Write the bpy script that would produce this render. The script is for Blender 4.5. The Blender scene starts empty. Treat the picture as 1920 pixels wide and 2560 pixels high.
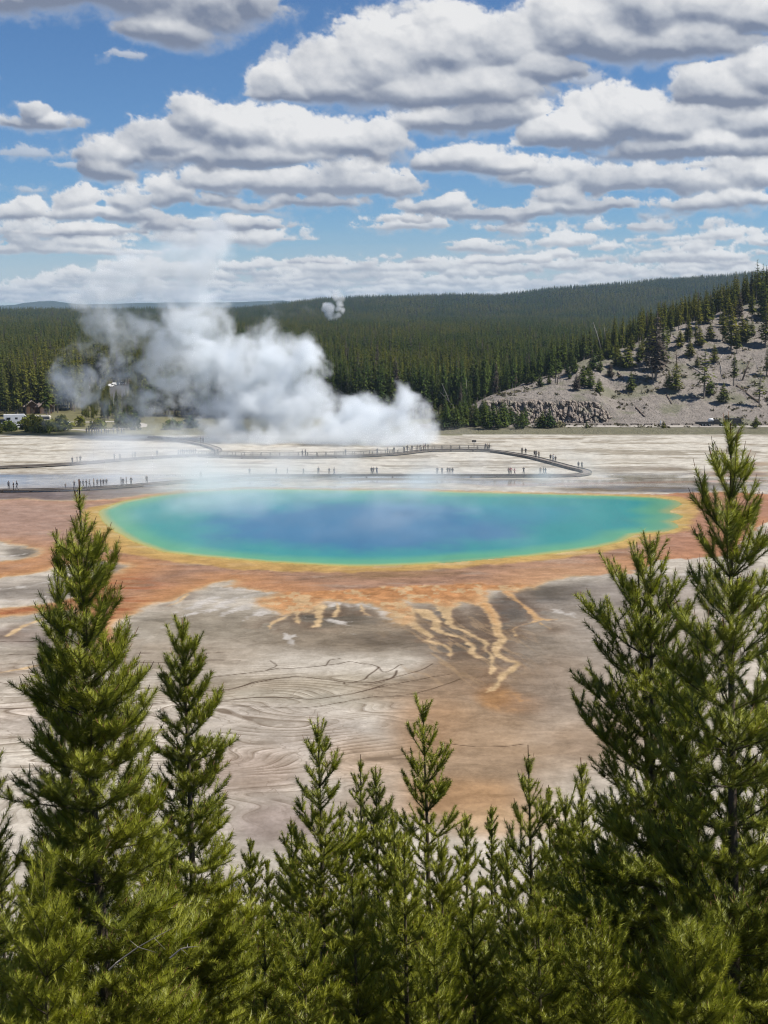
import bpy, bmesh, math, random
import numpy as np
from mathutils import Vector, Matrix
R = math.radians
scene = bpy.context.scene
COL = scene.collection
# ---------------------------------------------------------------- camera model (used to place what the photo shows)
F, CX, CY = 3550.0, 960.0, 1280.0
PITCH = math.atan((1280 - 762) / F)
H = 36.0
SP, CP = math.sin(PITCH), math.cos(PITCH)
def ray(x, y):
    a = (x - CX) / F; b = (CY - y) / F
    return a, CP + b * SP, -SP + b * CP
def G(x, y, z=0.0):
    """point of the photograph on the level z"""
    a, b, c = ray(x, y); t = (H - z) / -c
    return (a * t, b * t, z)
def at(x, y, Y):
    """point of the photograph at the distance Y"""
    a, b, c = ray(x, y); t = Y / b
    return (a * t, Y, H + c * t)
def proj(X, Y, Z):
    f = Y * CP - (Z - H) * SP; u = Y * SP + (Z - H) * CP
    return CX + F * X / f, CY - F * u / f
# ---------------------------------------------------------------- numpy noise
def _hash(ix, iy, iz, seed):
    h = (ix * 374761393 + iy * 668265263 + iz * 2147483647 + seed * 144269504) & 0xFFFFFFFF
    h = ((h ^ (h >> 13)) * 1274126177) & 0xFFFFFFFF
    h = ((h ^ (h >> 16)) * 2246822519) & 0xFFFFFFFF
    return ((h ^ (h >> 15)) & 0xFFFFFF).astype(np.float32) / 16777215.0
def vnoise(x, y, seed=0):
    x = np.asarray(x, np.float64); y = np.asarray(y, np.float64)
    ix = np.floor(x).astype(np.int64); iy = np.floor(y).astype(np.int64)
    fx = x - ix; fy = y - iy
    fx = fx * fx * fx * (fx * (fx * 6 - 15) + 10); fy = fy * fy * fy * (fy * (fy * 6 - 15) + 10)
    z = np.zeros_like(ix)
    a = _hash(ix, iy, z, seed); b = _hash(ix + 1, iy, z, seed); c = _hash(ix, iy + 1, z, seed); d = _hash(ix + 1, iy + 1, z, seed)
    return (a + (b - a) * fx) * (1 - fy) + (c + (d - c) * fx) * fy
def fbm(x, y, seed=0, oct=4, gain=.5, lac=2.03):
    s = 0; a = 1; n = 0
    for i in range(oct):
        s = s + a * vnoise(x + 17.3 * i, y - 9.1 * i, seed + i * 31); n += a
        a *= gain; x = x * lac; y = y * lac
    return s / n
def vnoise3(x, y, z, seed=0):
    ix = np.floor(x).astype(np.int64); iy = np.floor(y).astype(np.int64); iz = np.floor(z).astype(np.int64)
    fx = x - ix; fy = y - iy; fz = z - iz
    fx = fx * fx * (3 - 2 * fx); fy = fy * fy * (3 - 2 * fy); fz = fz * fz * (3 - 2 * fz)
    def L(k):
        a = _hash(ix, iy, iz + k, seed); b = _hash(ix + 1, iy, iz + k, seed); c = _hash(ix, iy + 1, iz + k, seed); d = _hash(ix + 1, iy + 1, iz + k, seed)
        return (a + (b - a) * fx) * (1 - fy) + (c + (d - c) * fx) * fy
    return L(0) * (1 - fz) + L(1) * fz
def fbm3(x, y, z, seed=0, oct=4, gain=.5, lac=2.03):
    s = 0; a = 1; n = 0
    for i in range(oct):
        s = s + a * vnoise3(x + 7.3 * i, y - 9.1 * i, z + 3.7 * i, seed + i * 31); n += a
        a *= gain; x = x * lac; y = y * lac; z = z * lac
    return s / n
def sstep(a, b, x):
    t = np.clip((x - a) / (b - a), 0, 1); return t * t * (3 - 2 * t)
# ---------------------------------------------------------------- materials
def lin(r, g, b, k=1.0):
    f = lambda c: (c / 12.92 if c <= .04045 else ((c + .055) / 1.055) ** 2.4)
    return np.array([f(r / 255) * k, f(g / 255) * k, f(b / 255) * k])
class NT:
    """small helper to write node trees"""
    def __init__(s, name):
        s.m = bpy.data.materials.new(name); s.m.use_nodes = True; s.t = s.m.node_tree; s.t.nodes.clear()
        s.out = s.t.nodes.new('ShaderNodeOutputMaterial')
    def n(s, typ, **kw):
        nd = s.t.nodes.new('ShaderNode' + typ)
        for k, v in kw.items():
            if k.startswith('i_'):
                nm = k[2:]; nm = int(nm) if nm.isdigit() else nm.replace('_', ' ')
                s.set(nd.inputs[nm], v)
            else: setattr(nd, k, v)
        return nd
    def set(s, sock, v):
        if hasattr(v, 'is_linked') or hasattr(v, 'links'): s.t.links.new(v, sock)
        elif isinstance(v, (tuple, list, np.ndarray)):
            v = [float(q) for q in v]
            if sock.type == 'RGBA' and len(v) == 3: v.append(1.0)
            sock.default_value = v
        else: sock.default_value = v
    def math(s, op, a, b=0.0, c=None, clamp=False):
        nd = s.n('Math', operation=op, use_clamp=clamp); s.set(nd.inputs[0], a); s.set(nd.inputs[1], b)
        if c is not None: s.set(nd.inputs[2], c)
        return nd.outputs[0]
    def mix(s, f, a, b, typ='MIX'):
        nd = s.n('Mix', data_type='RGBA', blend_type=typ); s.set(nd.inputs[0], f); s.set(nd.inputs[6], a); s.set(nd.inputs[7], b); return nd.outputs[2]
    def ramp(s, f, lo, hi, a=0.0, b=1.0):
        nd = s.n('MapRange', interpolation_type='SMOOTHSTEP'); s.set(nd.inputs[0], f)
        for i, v in enumerate((lo, hi, a, b)): s.set(nd.inputs[1 + i], v)
        return nd.outputs[0]
    def attr(s, name): return s.n('Attribute', attribute_name=name)
    def pos(s, sx=1, sy=1, sz=1):
        g = s.n('NewGeometry'); m = s.n('VectorMath', operation='MULTIPLY'); s.set(m.inputs[0], g.outputs['Position']); m.inputs[1].default_value = (sx, sy, sz); return m.outputs[0]
    def obj(s, sx=1, sy=1, sz=1):
        g = s.n('TexCoord'); m = s.n('VectorMath', operation='MULTIPLY'); s.set(m.inputs[0], g.outputs['Object']); m.inputs[1].default_value = (sx, sy, sz); return m.outputs[0]
    def noise(s, v, scale, detail=4, rough=.55, dist=0.0):
        nd = s.n('TexNoise'); s.set(nd.inputs['Vector'], v); nd.inputs['Scale'].default_value = scale; nd.inputs['Detail'].default_value = detail
        nd.inputs['Roughness'].default_value = rough; nd.inputs['Distortion'].default_value = dist; return nd.outputs['Fac']
    def bsdf(s, **kw):
        nd = s.n('BsdfPrincipled')
        for k, v in kw.items(): s.set(nd.inputs[k.replace('_', ' ')], v)
        s.t.links.new(nd.outputs[0], s.out.inputs['Surface']); return nd
    def bump(s, h, strength=.3, dist=.1):
        nd = s.n('Bump'); nd.inputs['Strength'].default_value = strength; nd.inputs['Distance'].default_value = dist; s.set(nd.inputs['Height'], h); return nd.outputs[0]
_mc = {}
def plain(name, rgb, rough=.7, var=.25, scale=6.0, metal=0.0, spec=.4):
    """painted or natural material with uneven tone"""
    if name in _mc: return _mc[name]
    t = NT(name); f = t.noise(t.obj(), scale, 4, .6)
    c = np.array(rgb, float)
    col = t.mix(f, tuple(c * (1 - var)), tuple(np.minimum(c * (1 + var), 1)))
    t.bsdf(Base_Color=col, Roughness=rough, Metallic=metal, Specular_IOR_Level=spec)
    _mc[name] = t.m; return t.m
# ---------------------------------------------------------------- object helpers
def tag(o, label=None, cat=None, group=None, kind=None):
    if label: o['label'] = label
    if cat: o['category'] = cat
    if group: o['group'] = group
    if kind: o['kind'] = kind
    return o
def empty(name, loc=(0, 0, 0), rz=0.0):
    o = bpy.data.objects.new(name, None); COL.objects.link(o); o.location = loc; o.rotation_euler = (0, 0, rz); o.empty_display_size = .1; return o
def mesh_obj(name, v, f, mats=(), parent=None, smooth=False, mi=None, attrs=None, loc=None):
    """v (n,3), f: array (m,3|4) or list of index lists"""
    me = bpy.data.meshes.new(name); v = np.asarray(v, np.float32)
    if isinstance(f, np.ndarray):
        k = f.shape[1]; n = len(f)
        me.vertices.add(len(v)); me.vertices.foreach_set('co', v.ravel())
        me.loops.add(n * k); me.loops.foreach_set('vertex_index', f.astype(np.int32).ravel())
        me.polygons.add(n); me.polygons.foreach_set('loop_start', np.arange(0, n * k, k, dtype=np.int32))
        if mi is not None: me.polygons.foreach_set('material_index', np.asarray(mi, np.int32))
        me.polygons.foreach_set('use_smooth', np.full(n, smooth))
        me.update(calc_edges=True)
    else:
        me.from_pydata(v.tolist(), [], f)
        if mi is not None: me.polygons.foreach_set('material_index', np.asarray(mi, np.int32))
        me.polygons.foreach_set('use_smooth', np.full(len(f), smooth)); me.update()
    for a, d in (attrs or {}).items():
        d = np.asarray(d, np.float32)
        if d.ndim == 2:
            at_ = me.attributes.new(a, 'FLOAT_COLOR', 'POINT')
            if d.shape[1] == 3: d = np.concatenate([d, np.ones((len(d), 1), np.float32)], 1)
            at_.data.foreach_set('color', d.ravel())
        else:
            at_ = me.attributes.new(a, 'FLOAT', 'POINT'); at_.data.foreach_set('value', d)
    for m in ([mats] if isinstance(mats, bpy.types.Material) else mats): me.materials.append(m)
    o = bpy.data.objects.new(name, me); COL.objects.link(o)
    if parent is not None: o.parent = parent
    if loc is not None: o.location = loc
    return o
class MB:
    """collects shapes for one mesh object"""
    def __init__(s): s.v = []; s.f = []; s.m = []
    def add(s, v, f, m=0):
        k = len(s.v); s.v += [tuple(map(float, p)) for p in v]; s.f += [tuple(i + k for i in q) for q in f]; s.m += [m] * len(f)
    def box(s, c, d, rz=0.0, m=0, taper=(1, 1), top=(0, 0)):
        x, y, z = d[0] / 2, d[1] / 2, d[2] / 2; cr, sr = math.cos(rz), math.sin(rz); v = []
        for sz in (-1, 1):
            tx, ty = (taper if sz > 0 else (1, 1)); ox, oy = (top if sz > 0 else (0, 0))
            for sx, sy in ((-1, -1), (1, -1), (1, 1), (-1, 1)):
                px, py = sx * x * tx + ox, sy * y * ty + oy; v.append((c[0] + px * cr - py * sr, c[1] + px * sr + py * cr, c[2] + sz * z))
        s.add(v, [(3, 2, 1, 0), (4, 5, 6, 7), (0, 1, 5, 4), (1, 2, 6, 5), (2, 3, 7, 6), (3, 0, 4, 7)], m)
    def tube(s, pts, rad, n=6, m=0, cap=True):
        pts = [Vector(p) for p in pts]; rad = rad if hasattr(rad, '__len__') else [rad] * len(pts); v = []; f = []
        for i, p in enumerate(pts):
            d = (pts[min(i + 1, len(pts) - 1)] - pts[max(i - 1, 0)]).normalized()
            a = d.cross(Vector((0, 0, 1)) if abs(d.z) < .9 else Vector((1, 0, 0))).normalized(); b = d.cross(a)
            for j in range(n):
                t = 2 * math.pi * j / n; v.append(p + (a * math.cos(t) + b * math.sin(t)) * rad[i])
        for i in range(len(pts) - 1):
            for j in range(n): f.append((i * n + j, i * n + (j + 1) % n, (i + 1) * n + (j + 1) % n, (i + 1) * n + j))
        if cap: f.append(tuple(range(n - 1, -1, -1))); f.append(tuple((len(pts) - 1) * n + j for j in range(n)))
        s.add(v, f, m)
    def prism(s, prof, axis_len, m=0):
        """profile in (x, z), extruded along y, centred"""
        n = len(prof); h = axis_len / 2; v = [(x, -h, z) for x, z in prof] + [(x, h, z) for x, z in prof]
        f = [tuple(range(n)), tuple(range(2 * n - 1, n - 1, -1))] + [(i, i + n, (i + 1) % n + n, (i + 1) % n) for i in range(n)]
        s.add(v, f, m)
    def build(s, name, mats, parent=None, loc=None, smooth=False):
        o = mesh_obj(name, s.v, s.f, mats, parent, smooth, s.m, loc=loc)
        bm = bmesh.new(); bm.from_mesh(o.data); bmesh.ops.recalc_face_normals(bm, faces=bm.faces); bm.to_mesh(o.data); bm.free(); return o
def copy_tree(o, parent=None):
    c = o.copy(); COL.objects.link(c)
    if parent is not None: c.parent = parent
    for ch in list(o.children): copy_tree(ch, c)
    return c
# ---------------------------------------------------------------- distances to traced outlines (all in metres on the ground)
def wpts(px): return np.array([G(x, y)[:2] for x, y in px])
def seg_dist(P, A, B, wa=0.0, wb=0.0):
    d = B - A; L = max(float(d @ d), 1e-9); t = np.clip(((P - A) @ d) / L, 0, 1)
    q = P - A - t[:, None] * d
    return np.sqrt((q * q).sum(1)) - (wa + (wb - wa) * t)
def poly_sdf(P, poly, far=25.0):
    """signed distance to a closed outline, positive inside"""
    lo, hi = poly.min(0) - far, poly.max(0) + far
    out = np.full(len(P), -far); idx = np.nonzero(((P > lo) & (P < hi)).all(1))[0]; Q = P[idx]
    d = np.full(len(Q), 1e9); ins = np.zeros(len(Q), bool); n = len(poly)
    for i in range(n):
        a, b = poly[i], poly[(i + 1) % n]
        d = np.minimum(d, seg_dist(Q, a, b))
        if a[1] != b[1]:
            c = ((a[1] > Q[:, 1]) != (b[1] > Q[:, 1])) & (Q[:, 0] < (b[0] - a[0]) * (Q[:, 1] - a[1]) / (b[1] - a[1]) + a[0]); ins ^= c
    out[idx] = np.where(ins, np.minimum(d, 200), -np.minimum(d, far)); return out
def smooth_line(pts, n=4):
    """Catmull-Rom through the traced points"""
    p = np.array(pts, float); q = np.vstack([2 * p[0] - p[1], p, 2 * p[-1] - p[-2]]); out = []
    for i in range(1, len(q) - 2):
        for t in np.arange(n) / n:
            a, b, c, d = q[i - 1], q[i], q[i + 1], q[i + 2]
            out.append(.5 * (2 * b + (c - a) * t + (2 * a - 5 * b + 4 * c - d) * t * t + (3 * b - a - 3 * c + d) * t ** 3))
    return np.array(out + [p[-1]])
def line_dist(P, px, wid=None, far=3.0, w0=1.0):
    """distance to a traced line minus its half width; wid: full widths in photo pixels"""
    p = smooth_line([(x, y) + ((w,) if wid else ()) for (x, y), w in zip(px, wid or [0] * len(px))], 4)
    W = np.array([G(a[0], a[1])[:2] for a in p])
    hw = np.array([max(a[2], .5) * .5 * math.hypot(*w, H) / F for a, w in zip(p, W)]) if wid else np.zeros(len(p))
    out = np.full(len(P), 99.0); lo, hi = W.min(0) - far - hw.max(), W.max(0) + far + hw.max()
    idx = np.nonzero(((P > lo) & (P < hi)).all(1))[0]; Q = P[idx]; d = np.full(len(Q), 99.0)
    for i in range(len(W) - 1): d = np.minimum(d, seg_dist(Q, W[i], W[i + 1], hw[i], hw[i + 1]))
    out[idx] = d; return out
# ---------------------------------------------------------------- clouds: luminous sky far beyond everything
def cloud_field():
    """cloud cover and brightness over azimuth / elevation (units: 1/3550 rad steps)"""
    step = 2.6
    xs = np.arange(-420, 2340, step); ys = np.arange(-260, 772, step)
    X, Y = np.meshgrid(xs, ys)
    rng = np.random.default_rng(5)
    big = [  # (x, y, rx, ry up, ry down)
        # bank at the upper left
        (150, 20, 270, 75, 60), (350, 25, 220, 70, 55), (520, 55, 180, 90, 60), (470, 105, 130, 60, 45), (640, 40, 70, 60, 55), (50, 45, 120, 60, 45), (-120, 10, 260, 90, 60), (330, -60, 420, 90, 60),
        # tall cumulus left of centre top
        (715, 255, 85, 90, 25), (840, 235, 150, 110, 45), (950, 190, 130, 130, 70), (1100, 160, 185, 115, 90), (1070, 250, 330, 90, 45), (1250, 170, 150, 110, 60), (1340, 205, 110, 80, 35), (1190, 240, 240, 100, 40),
        # upper right
        (1390, 130, 100, 120, 60), (1490, 130, 150, 110, 60), (1600, 80, 170, 120, 90), (1720, 70, 160, 110, 70), (1840, 95, 110, 60, 40), (1640, 150, 270, 90, 40), (1960, 90, 130, 70, 35),
        (1230, 310, 120, 55, 40), (1130, 320, 160, 40, 30),
        # mid left
        (520, 325, 85, 75, 40), (430, 375, 110, 65, 35), (610, 355, 150, 80, 40), (750, 365, 150, 70, 45), (900, 370, 150, 55, 40), (330, 405, 110, 45, 30), (290, 440, 75, 55, 35), (620, 400, 340, 55, 28),
        # mid right
        (1530, 330, 150, 85, 50), (1430, 365, 130, 60, 35), (1640, 345, 150, 75, 45), (1800, 270, 150, 70, 40), (1890, 235, 110, 80, 50), (1860, 345, 170, 70, 45), (1700, 395, 330, 55, 35), (2050, 300, 200, 110, 50),
        # left
        (90, 335, 115, 22, 18), (100, 318, 45, 36, 20), (-10, 205, 45, 45, 40), (-150, 330, 120, 40, 20), (40, 545, 100, 35, 25),
        # below
        (720, 480, 130, 60, 35), (870, 470, 130, 65, 40), (790, 510, 250, 40, 30), (980, 480, 120, 50, 30), (1150, 420, 110, 48, 30), (1240, 430, 100, 40, 28), (1330, 450, 120, 36, 26),
        (215, 520, 60, 40, 22), (330, 515, 60, 45, 22), (440, 505, 70, 45, 20), (290, 548, 170, 26, 16), (560, 470, 120, 50, 20), (640, 520, 120, 36, 20),
        (1400, 500, 120, 45, 30), (1560, 470, 180, 50, 34), (1720, 470, 160, 46, 34), (1860, 460, 160, 46, 34), (1500, 525, 170, 30, 22), (1700, 520, 190, 30, 22), (1880, 515, 120, 32, 22),
        (1080, 530, 130, 36, 22), (1220, 540, 120, 40, 22), (500, 570, 120, 30, 20), (600, 572, 110, 24, 16), (250, 590, 160, 22, 14), (990, 560, 130, 24, 14), (1330, 535, 70, 40, 20), (1395, 528, 40, 40, 20),
    ]
    wisp = [(810, 150, 50, 30, 20), (1000, 55, 80, 24, 14), (1330, 15, 50, 20, 14), (760, 5, 60, 18, 12), (345, 170, 40, 12, 10), (100, 405, 70, 14, 10), (90, 490, 50, 12, 8), (220, 430, 50, 12, 8), (1440, 225, 40, 18, 12), (700, 185, 26, 40, 30)]
    rows = []   # rows of small flat cumulus that stack up towards the horizon
    yb = 575.0
    while yb < 757:
        t = (yb - 575) / 182
        w = 95 * (1 - t) + 34 * t; h = 34 * (1 - t) + 8 * t
        x = -400 + rng.uniform(0, 100)
        while x < 2330:
            ww = w * rng.uniform(.6, 2.0); hh = h * rng.uniform(.55, 1.15)
            if fbm(np.array([x / 420.0]), np.array([yb / 46.0]), 12, 3)[0] > .45 - .05 * t:
                rows.append((x, yb + rng.uniform(-.35, .35) * h, ww, hh, hh * .55))
            x += ww * rng.uniform(1.0, 2.0)
        yb += h * .62
    def blur(a, sg):
        if sg < .35: return a
        for r in (max(1, int(round(sg))),) * 2:
            for ax in (0, 1):
                p = np.concatenate([np.repeat(np.take(a, [0], ax), r + 1, ax), a, np.repeat(np.take(a, [-1], ax), r, ax)], ax)
                cs = np.cumsum(p, ax); n = a.shape[ax]
                a = (np.take(cs, np.arange(2 * r + 1, 2 * r + 1 + n), ax) - np.take(cs, np.arange(0, n), ax)) / (2 * r + 1)
        return a
    def worley(x, y, seed):
        """round bumps: a hemisphere on each random cell"""
        ix = np.floor(x).astype(np.int64); iy = np.floor(y).astype(np.int64); z = np.zeros_like(ix)
        m = np.full(x.shape, 9.0)
        for dx in (-1, 0, 1):
            for dy in (-1, 0, 1):
                px = ix + dx + _hash(ix + dx, iy + dy, z, seed); py = iy + dy + _hash(ix + dx, iy + dy, z, seed + 5)
                m = np.minimum(m, (px - x) ** 2 + (py - y) ** 2)
        return np.sqrt(np.clip(1 - m, 0, 1))
    def layer(bl, s, seed, amp, edge, lo, hi, op, bias=.03, gap=0.0):
        """one depth of clouds: rounded heaps with flat bases, lit from the upper right"""
        nonlocal out_a, out_l
        wx = X + s * .9 * (fbm(X / (s * 1.3), Y / (s * .9), seed + 3, 5) - .5)
        wy = Y + s * .7 * (fbm(X / (s * 1.3) + 40, Y / (s * .9), seed + 7, 5) - .5)
        c = np.full(X.shape, -1.0); sw = np.full(X.shape, 1e-6); sq = np.zeros(X.shape)
        for (cx, cy, rx, ru, rd) in bl:
            i0, i1 = np.searchsorted(xs, (cx - 1.6 * rx - s, cx + 1.6 * rx + s)); j0, j1 = np.searchsorted(ys, (cy - 1.6 * ru - s, cy + 1.9 * rd + s))
            if i1 <= i0 or j1 <= j0: continue
            S = (slice(j0, j1), slice(i0, i1))
            dx = (wx[S] - cx) / rx; dy = wy[S] - cy
            q = np.where(dy < 0, dy / ru, dy / rd)
            v = (1 - np.sqrt(dx * dx + q * q)) * min(1.0, math.sqrt(ru / 60.0))
            c[S] = np.maximum(c[S], v)
            w = np.exp(9 * v); sw[S] += w; sq[S] += w * np.clip((Y[S] - cy) / np.where(Y[S] < cy, ru, rd), -1.3, 1.3)
        q = sq / sw
        ax, ay = wx / (s * .55), wy / (s * .45)
        b = worley(ax, ay, seed) * .5 + worley(ax * 2.3 + 3, ay * 2.3, seed + 1) * .3 + worley(ax * 5.1, ay * 5.1 + 7, seed + 2) * .2
        n = fbm(X / (s * .8), Y / (s * .6), seed, 6, .58)
        low = sstep(-.1, .7, q)                                   # bases are smooth, tops are heaped
        f = amp * ((b - .55) * (1 - .75 * low) + (n - .5) * .9)
        c = c - gap * sstep(.46, .64, fbm(X / (s * 2.6) + 5, Y / (s * .9), seed + 91, 3))     # breaks between the heaps
        d = c + f + bias
        wsp = fbm(X / (s * .22), Y / (s * .2), seed + 5, 5, .62)
        a = sstep(0, edge * (.55 + .9 * low), d + .24 * (wsp - .5) * (1 - sstep(0, .45, d))) * op
        z = np.sqrt(np.clip(c + .5 * bias, 0, 1)) * s * 1.1 + (b - .5) * s * .42 * (1 - .8 * low) + (n - .5) * s * .55
        def lamb(zz):
            gy, gx = np.gradient(zz, step)
            return np.clip((-gx * .40 + gy * .80 + .45) / np.sqrt(1 + gx * gx + gy * gy), -.6, 1)   # the picture's y points down: gy > 0 faces up
        k = s / 100.0
        lam = .42 * lamb(blur(z, 6.0 * k)) + .33 * lamb(blur(z, 2.6 * k)) + .25 * lamb(blur(z, 1.1 * k))
        big_n = fbm(X / (s * 2.2), Y / (s * 1.1), seed + 77, 3)
        up = sstep(.55, -1.0, q + 1.9 * (big_n - .5))              # 1 at the crown, 0 at the base
        fine = fbm(X / (s * .30), Y / (s * .24), seed + 15, 5, .6)
        L = .62 * up + .46 * (lam + .04) + .42 * (n - .5) + .30 * (fine - .5) * (1 - .5 * low)
        thin = 1 - sstep(0.02, .32, d)
        L = L + thin * .16 * (1 - .5 * low)
        lum = lo + (hi - lo) * np.clip((L + .10) / 1.22, 0, 1)
        veil_ = .42 * op * sstep(-.42, .25, c + .8 * (n - .5) + .5 * (wsp - .5)) * (1 - a)      # thin vapour round the heaps
        av = a + veil_; lv = lum * a + (.70 + .25 * (n - .5)) * veil_
        out_l = out_l * (1 - av) + lv; out_a = out_a * (1 - av) + av
    out_a = np.zeros_like(X); out_l = np.zeros_like(X)
    veil = sstep(520, 760, Y)
    out_a = veil * .45 * (.6 + .8 * fbm(X / 300, Y / 16, 91, 4)); out_a = np.clip(out_a, 0, .8); out_l = out_a * (.70 + .1 * veil)
    layer([r for r in rows if r[1] > 665], 30, 21, .62, .40, .54, 1.02, .85)
    layer([r for r in rows if r[1] <= 665], 46, 33, .70, .46, .52, 1.02, .88, gap=.4)
    layer(wisp, 50, 71, .8, .5, .55, .85, .55, -.04)
    layer([b for b in big if b[1] > 440], 62, 45, .66, .40, .37, 1.04, .94, gap=.42)
    layer([b for b in big if b[1] <= 440 and b[1] > 290], 90, 57, .66, .42, .32, 1.05, .95, gap=.22)
    layer([b for b in big if b[1] <= 290], 110, 63, .66, .42, .30, 1.06, .96, gap=.16)
    lum = np.where(out_a > 1e-3, out_l / np.maximum(out_a, 1e-3), 0)
    return xs, ys, np.clip(out_a, 0, 1), lum
# ---------------------------------------------------------------- camera, sun, sky
cam = bpy.data.cameras.new('camera'); cam.sensor_fit = 'VERTICAL'; cam.sensor_height = 36.0; cam.sensor_width = 27.0; cam.lens = F / 2560 * 36.0; cam.clip_end = 200000; cam.clip_start = .1
co = bpy.data.objects.new('camera', cam); COL.objects.link(co); co.location = (0, 0, H); co.rotation_euler = (math.pi / 2 - PITCH, 0, 0); scene.camera = co
SUN_EL, SUN_AZ = R(55), R(94)          # azimuth clockwise from the view direction
sd_ = Vector((math.sin(SUN_AZ) * math.cos(SUN_EL), math.cos(SUN_AZ) * math.cos(SUN_EL), math.sin(SUN_EL)))
sl = bpy.data.lights.new('sun', 'SUN'); sl.energy = 5.0; sl.angle = R(.53); sl.color = (1.0, .955, .88)
so = bpy.data.objects.new('sun', sl); COL.objects.link(so); so.rotation_euler = sd_.to_track_quat('Z', 'Y').to_euler(); so.location = (60, 20, 120)
w = bpy.data.worlds.new('World'); scene.world = w; w.use_nodes = True; nt = w.node_tree
sky = nt.nodes.new('ShaderNodeTexSky'); sky.sky_type = 'NISHITA'; sky.sun_disc = False; sky.sun_elevation = SUN_EL; sky.sun_rotation = SUN_AZ; sky.altitude = 2200; sky.air_density = 1.0; sky.dust_density = .35; sky.ozone_density = 2.2
tw = nt.nodes.new('ShaderNodeMix'); tw.data_type = 'RGBA'; tw.blend_type = 'MULTIPLY'; tw.inputs[0].default_value = 1; tw.inputs[7].default_value = (.55, .775, 1.0, 1); nt.links.new(sky.outputs[0], tw.inputs[6]); nt.links.new(tw.outputs[2], nt.nodes['Background'].inputs[0]); nt.nodes['Background'].inputs[1].default_value = .070
scene.view_settings.view_transform = 'Standard'; scene.view_settings.look = 'None'; scene.view_settings.exposure = .40; scene.view_settings.gamma = 1
cy = scene.cycles; cy.use_denoising = True; cy.denoiser = 'OPENIMAGEDENOISE'; cy.denoising_input_passes = 'RGB_ALBEDO_NORMAL'; cy.denoising_prefilter = 'FAST'; cy.max_bounces = 10; cy.diffuse_bounces = 3; cy.glossy_bounces = 2; cy.transmission_bounces = 4; cy.volume_bounces = 7; cy.transparent_max_bounces = 12
cy.use_adaptive_sampling = False; cy.filter_width = 1.15; cy.adaptive_threshold = .01; cy.sample_clamp_indirect = 1.6
def build_sky():
    xs, ys, a, l = cloud_field()
    X, Y = np.meshgrid(xs, ys)
    az = np.arctan((X - CX) / F); el = np.arctan((762 - Y) / F * .985)
    Rr = 90000.0
    V = np.stack([Rr * np.sin(az) * np.cos(el), Rr * np.cos(az) * np.cos(el), H + Rr * np.sin(el)], -1).reshape(-1, 3)
    nr, nc = X.shape; i = np.arange(nr * nc).reshape(nr, nc)
    f = np.stack([i[:-1, :-1], i[:-1, 1:], i[1:, 1:], i[1:, :-1]], -1).reshape(-1, 4)
    t = NT('cloud_light'); ca = t.attr('cover').outputs['Fac']; cl = t.attr('glow').outputs['Fac']
    r = t.n('ValToRGB'); t.set(r.inputs[0], cl); e = r.color_ramp.elements
    e[0].position = .30; e[0].color = (*lin(130, 141, 163), 1); e[1].position = 1.0; e[1].color = (*lin(247, 247, 247), 1)
    q = e.new(.62); q.color = (*lin(194, 199, 208), 1)
    em = t.n('Emission', i_Strength=.68); t.set(em.inputs[0], r.outputs[0]); tr = t.n('BsdfTransparent'); mx = t.n('MixShader'); t.set(mx.inputs[0], ca); t.set(mx.inputs[1], tr.outputs[0]); t.set(mx.inputs[2], em.outputs[0]); t.t.links.new(mx.outputs[0], t.out.inputs[0])
    t.m.cycles.emission_sampling = 'NONE'
    o = mesh_obj('sky', V, f, t.m, smooth=True, attrs={'cover': a.ravel(), 'glow': l.ravel()}); tag(o, kind='structure')
build_sky()
# ---------------------------------------------------------------- the basin floor: one sheet to the horizon
def slope_z(Y):
    return np.interp(Y, [-60, -25, -4, 0, 3, 8, 14, 22, 32, 44, 54, 60, 66, 76, 84, 120], [37, 36, 34.6, 34.0, 32.4, 28.9, 24.9, 19.8, 14.4, 9.0, 5.2, 3.2, 1.5, -.4, -1.5, -4])
POOL = [(250, 1275), (300, 1255), (380, 1240), (480, 1229), (620, 1222), (780, 1223), (870, 1225), (1000, 1224), (1130, 1229), (1250, 1232), (1350, 1234), (1440, 1236), (1560, 1239), (1640, 1243), (1690, 1251), (1705, 1260), (1692, 1269), (1674, 1276), (1676, 1281), (1697, 1285), (1708, 1291), (1700, 1297), (1678, 1304), (1693, 1311), (1697, 1319), (1668, 1328), (1590, 1336), (1556, 1353), (1498, 1368), (1440, 1377), (1336, 1390), (1249, 1396), (1134, 1406), (1076, 1410), (960, 1415), (890, 1416), (827, 1414), (769, 1411), (654, 1404), (581, 1398), (480, 1389), (405, 1380), (333, 1354), (289, 1330), (255, 1304), (246, 1285)]
YELLOW = [(196, 1285), (226, 1330), (262, 1368), (312, 1382), (376, 1394), (434, 1404), (538, 1417), (590, 1422), (682, 1426), (755, 1429), (856, 1430), (960, 1429), (1061, 1424), (1162, 1418), (1249, 1411), (1336, 1404), (1440, 1391), (1498, 1381), (1579, 1366), (1602, 1354), (1642, 1339), (1718, 1326), (1733, 1301), (1748, 1258), (1700, 1241), (1600, 1236), (1440, 1233), (1250, 1229), (1000, 1221), (850, 1221), (600, 1218), (450, 1226), (330, 1247), (228, 1268)]
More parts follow.
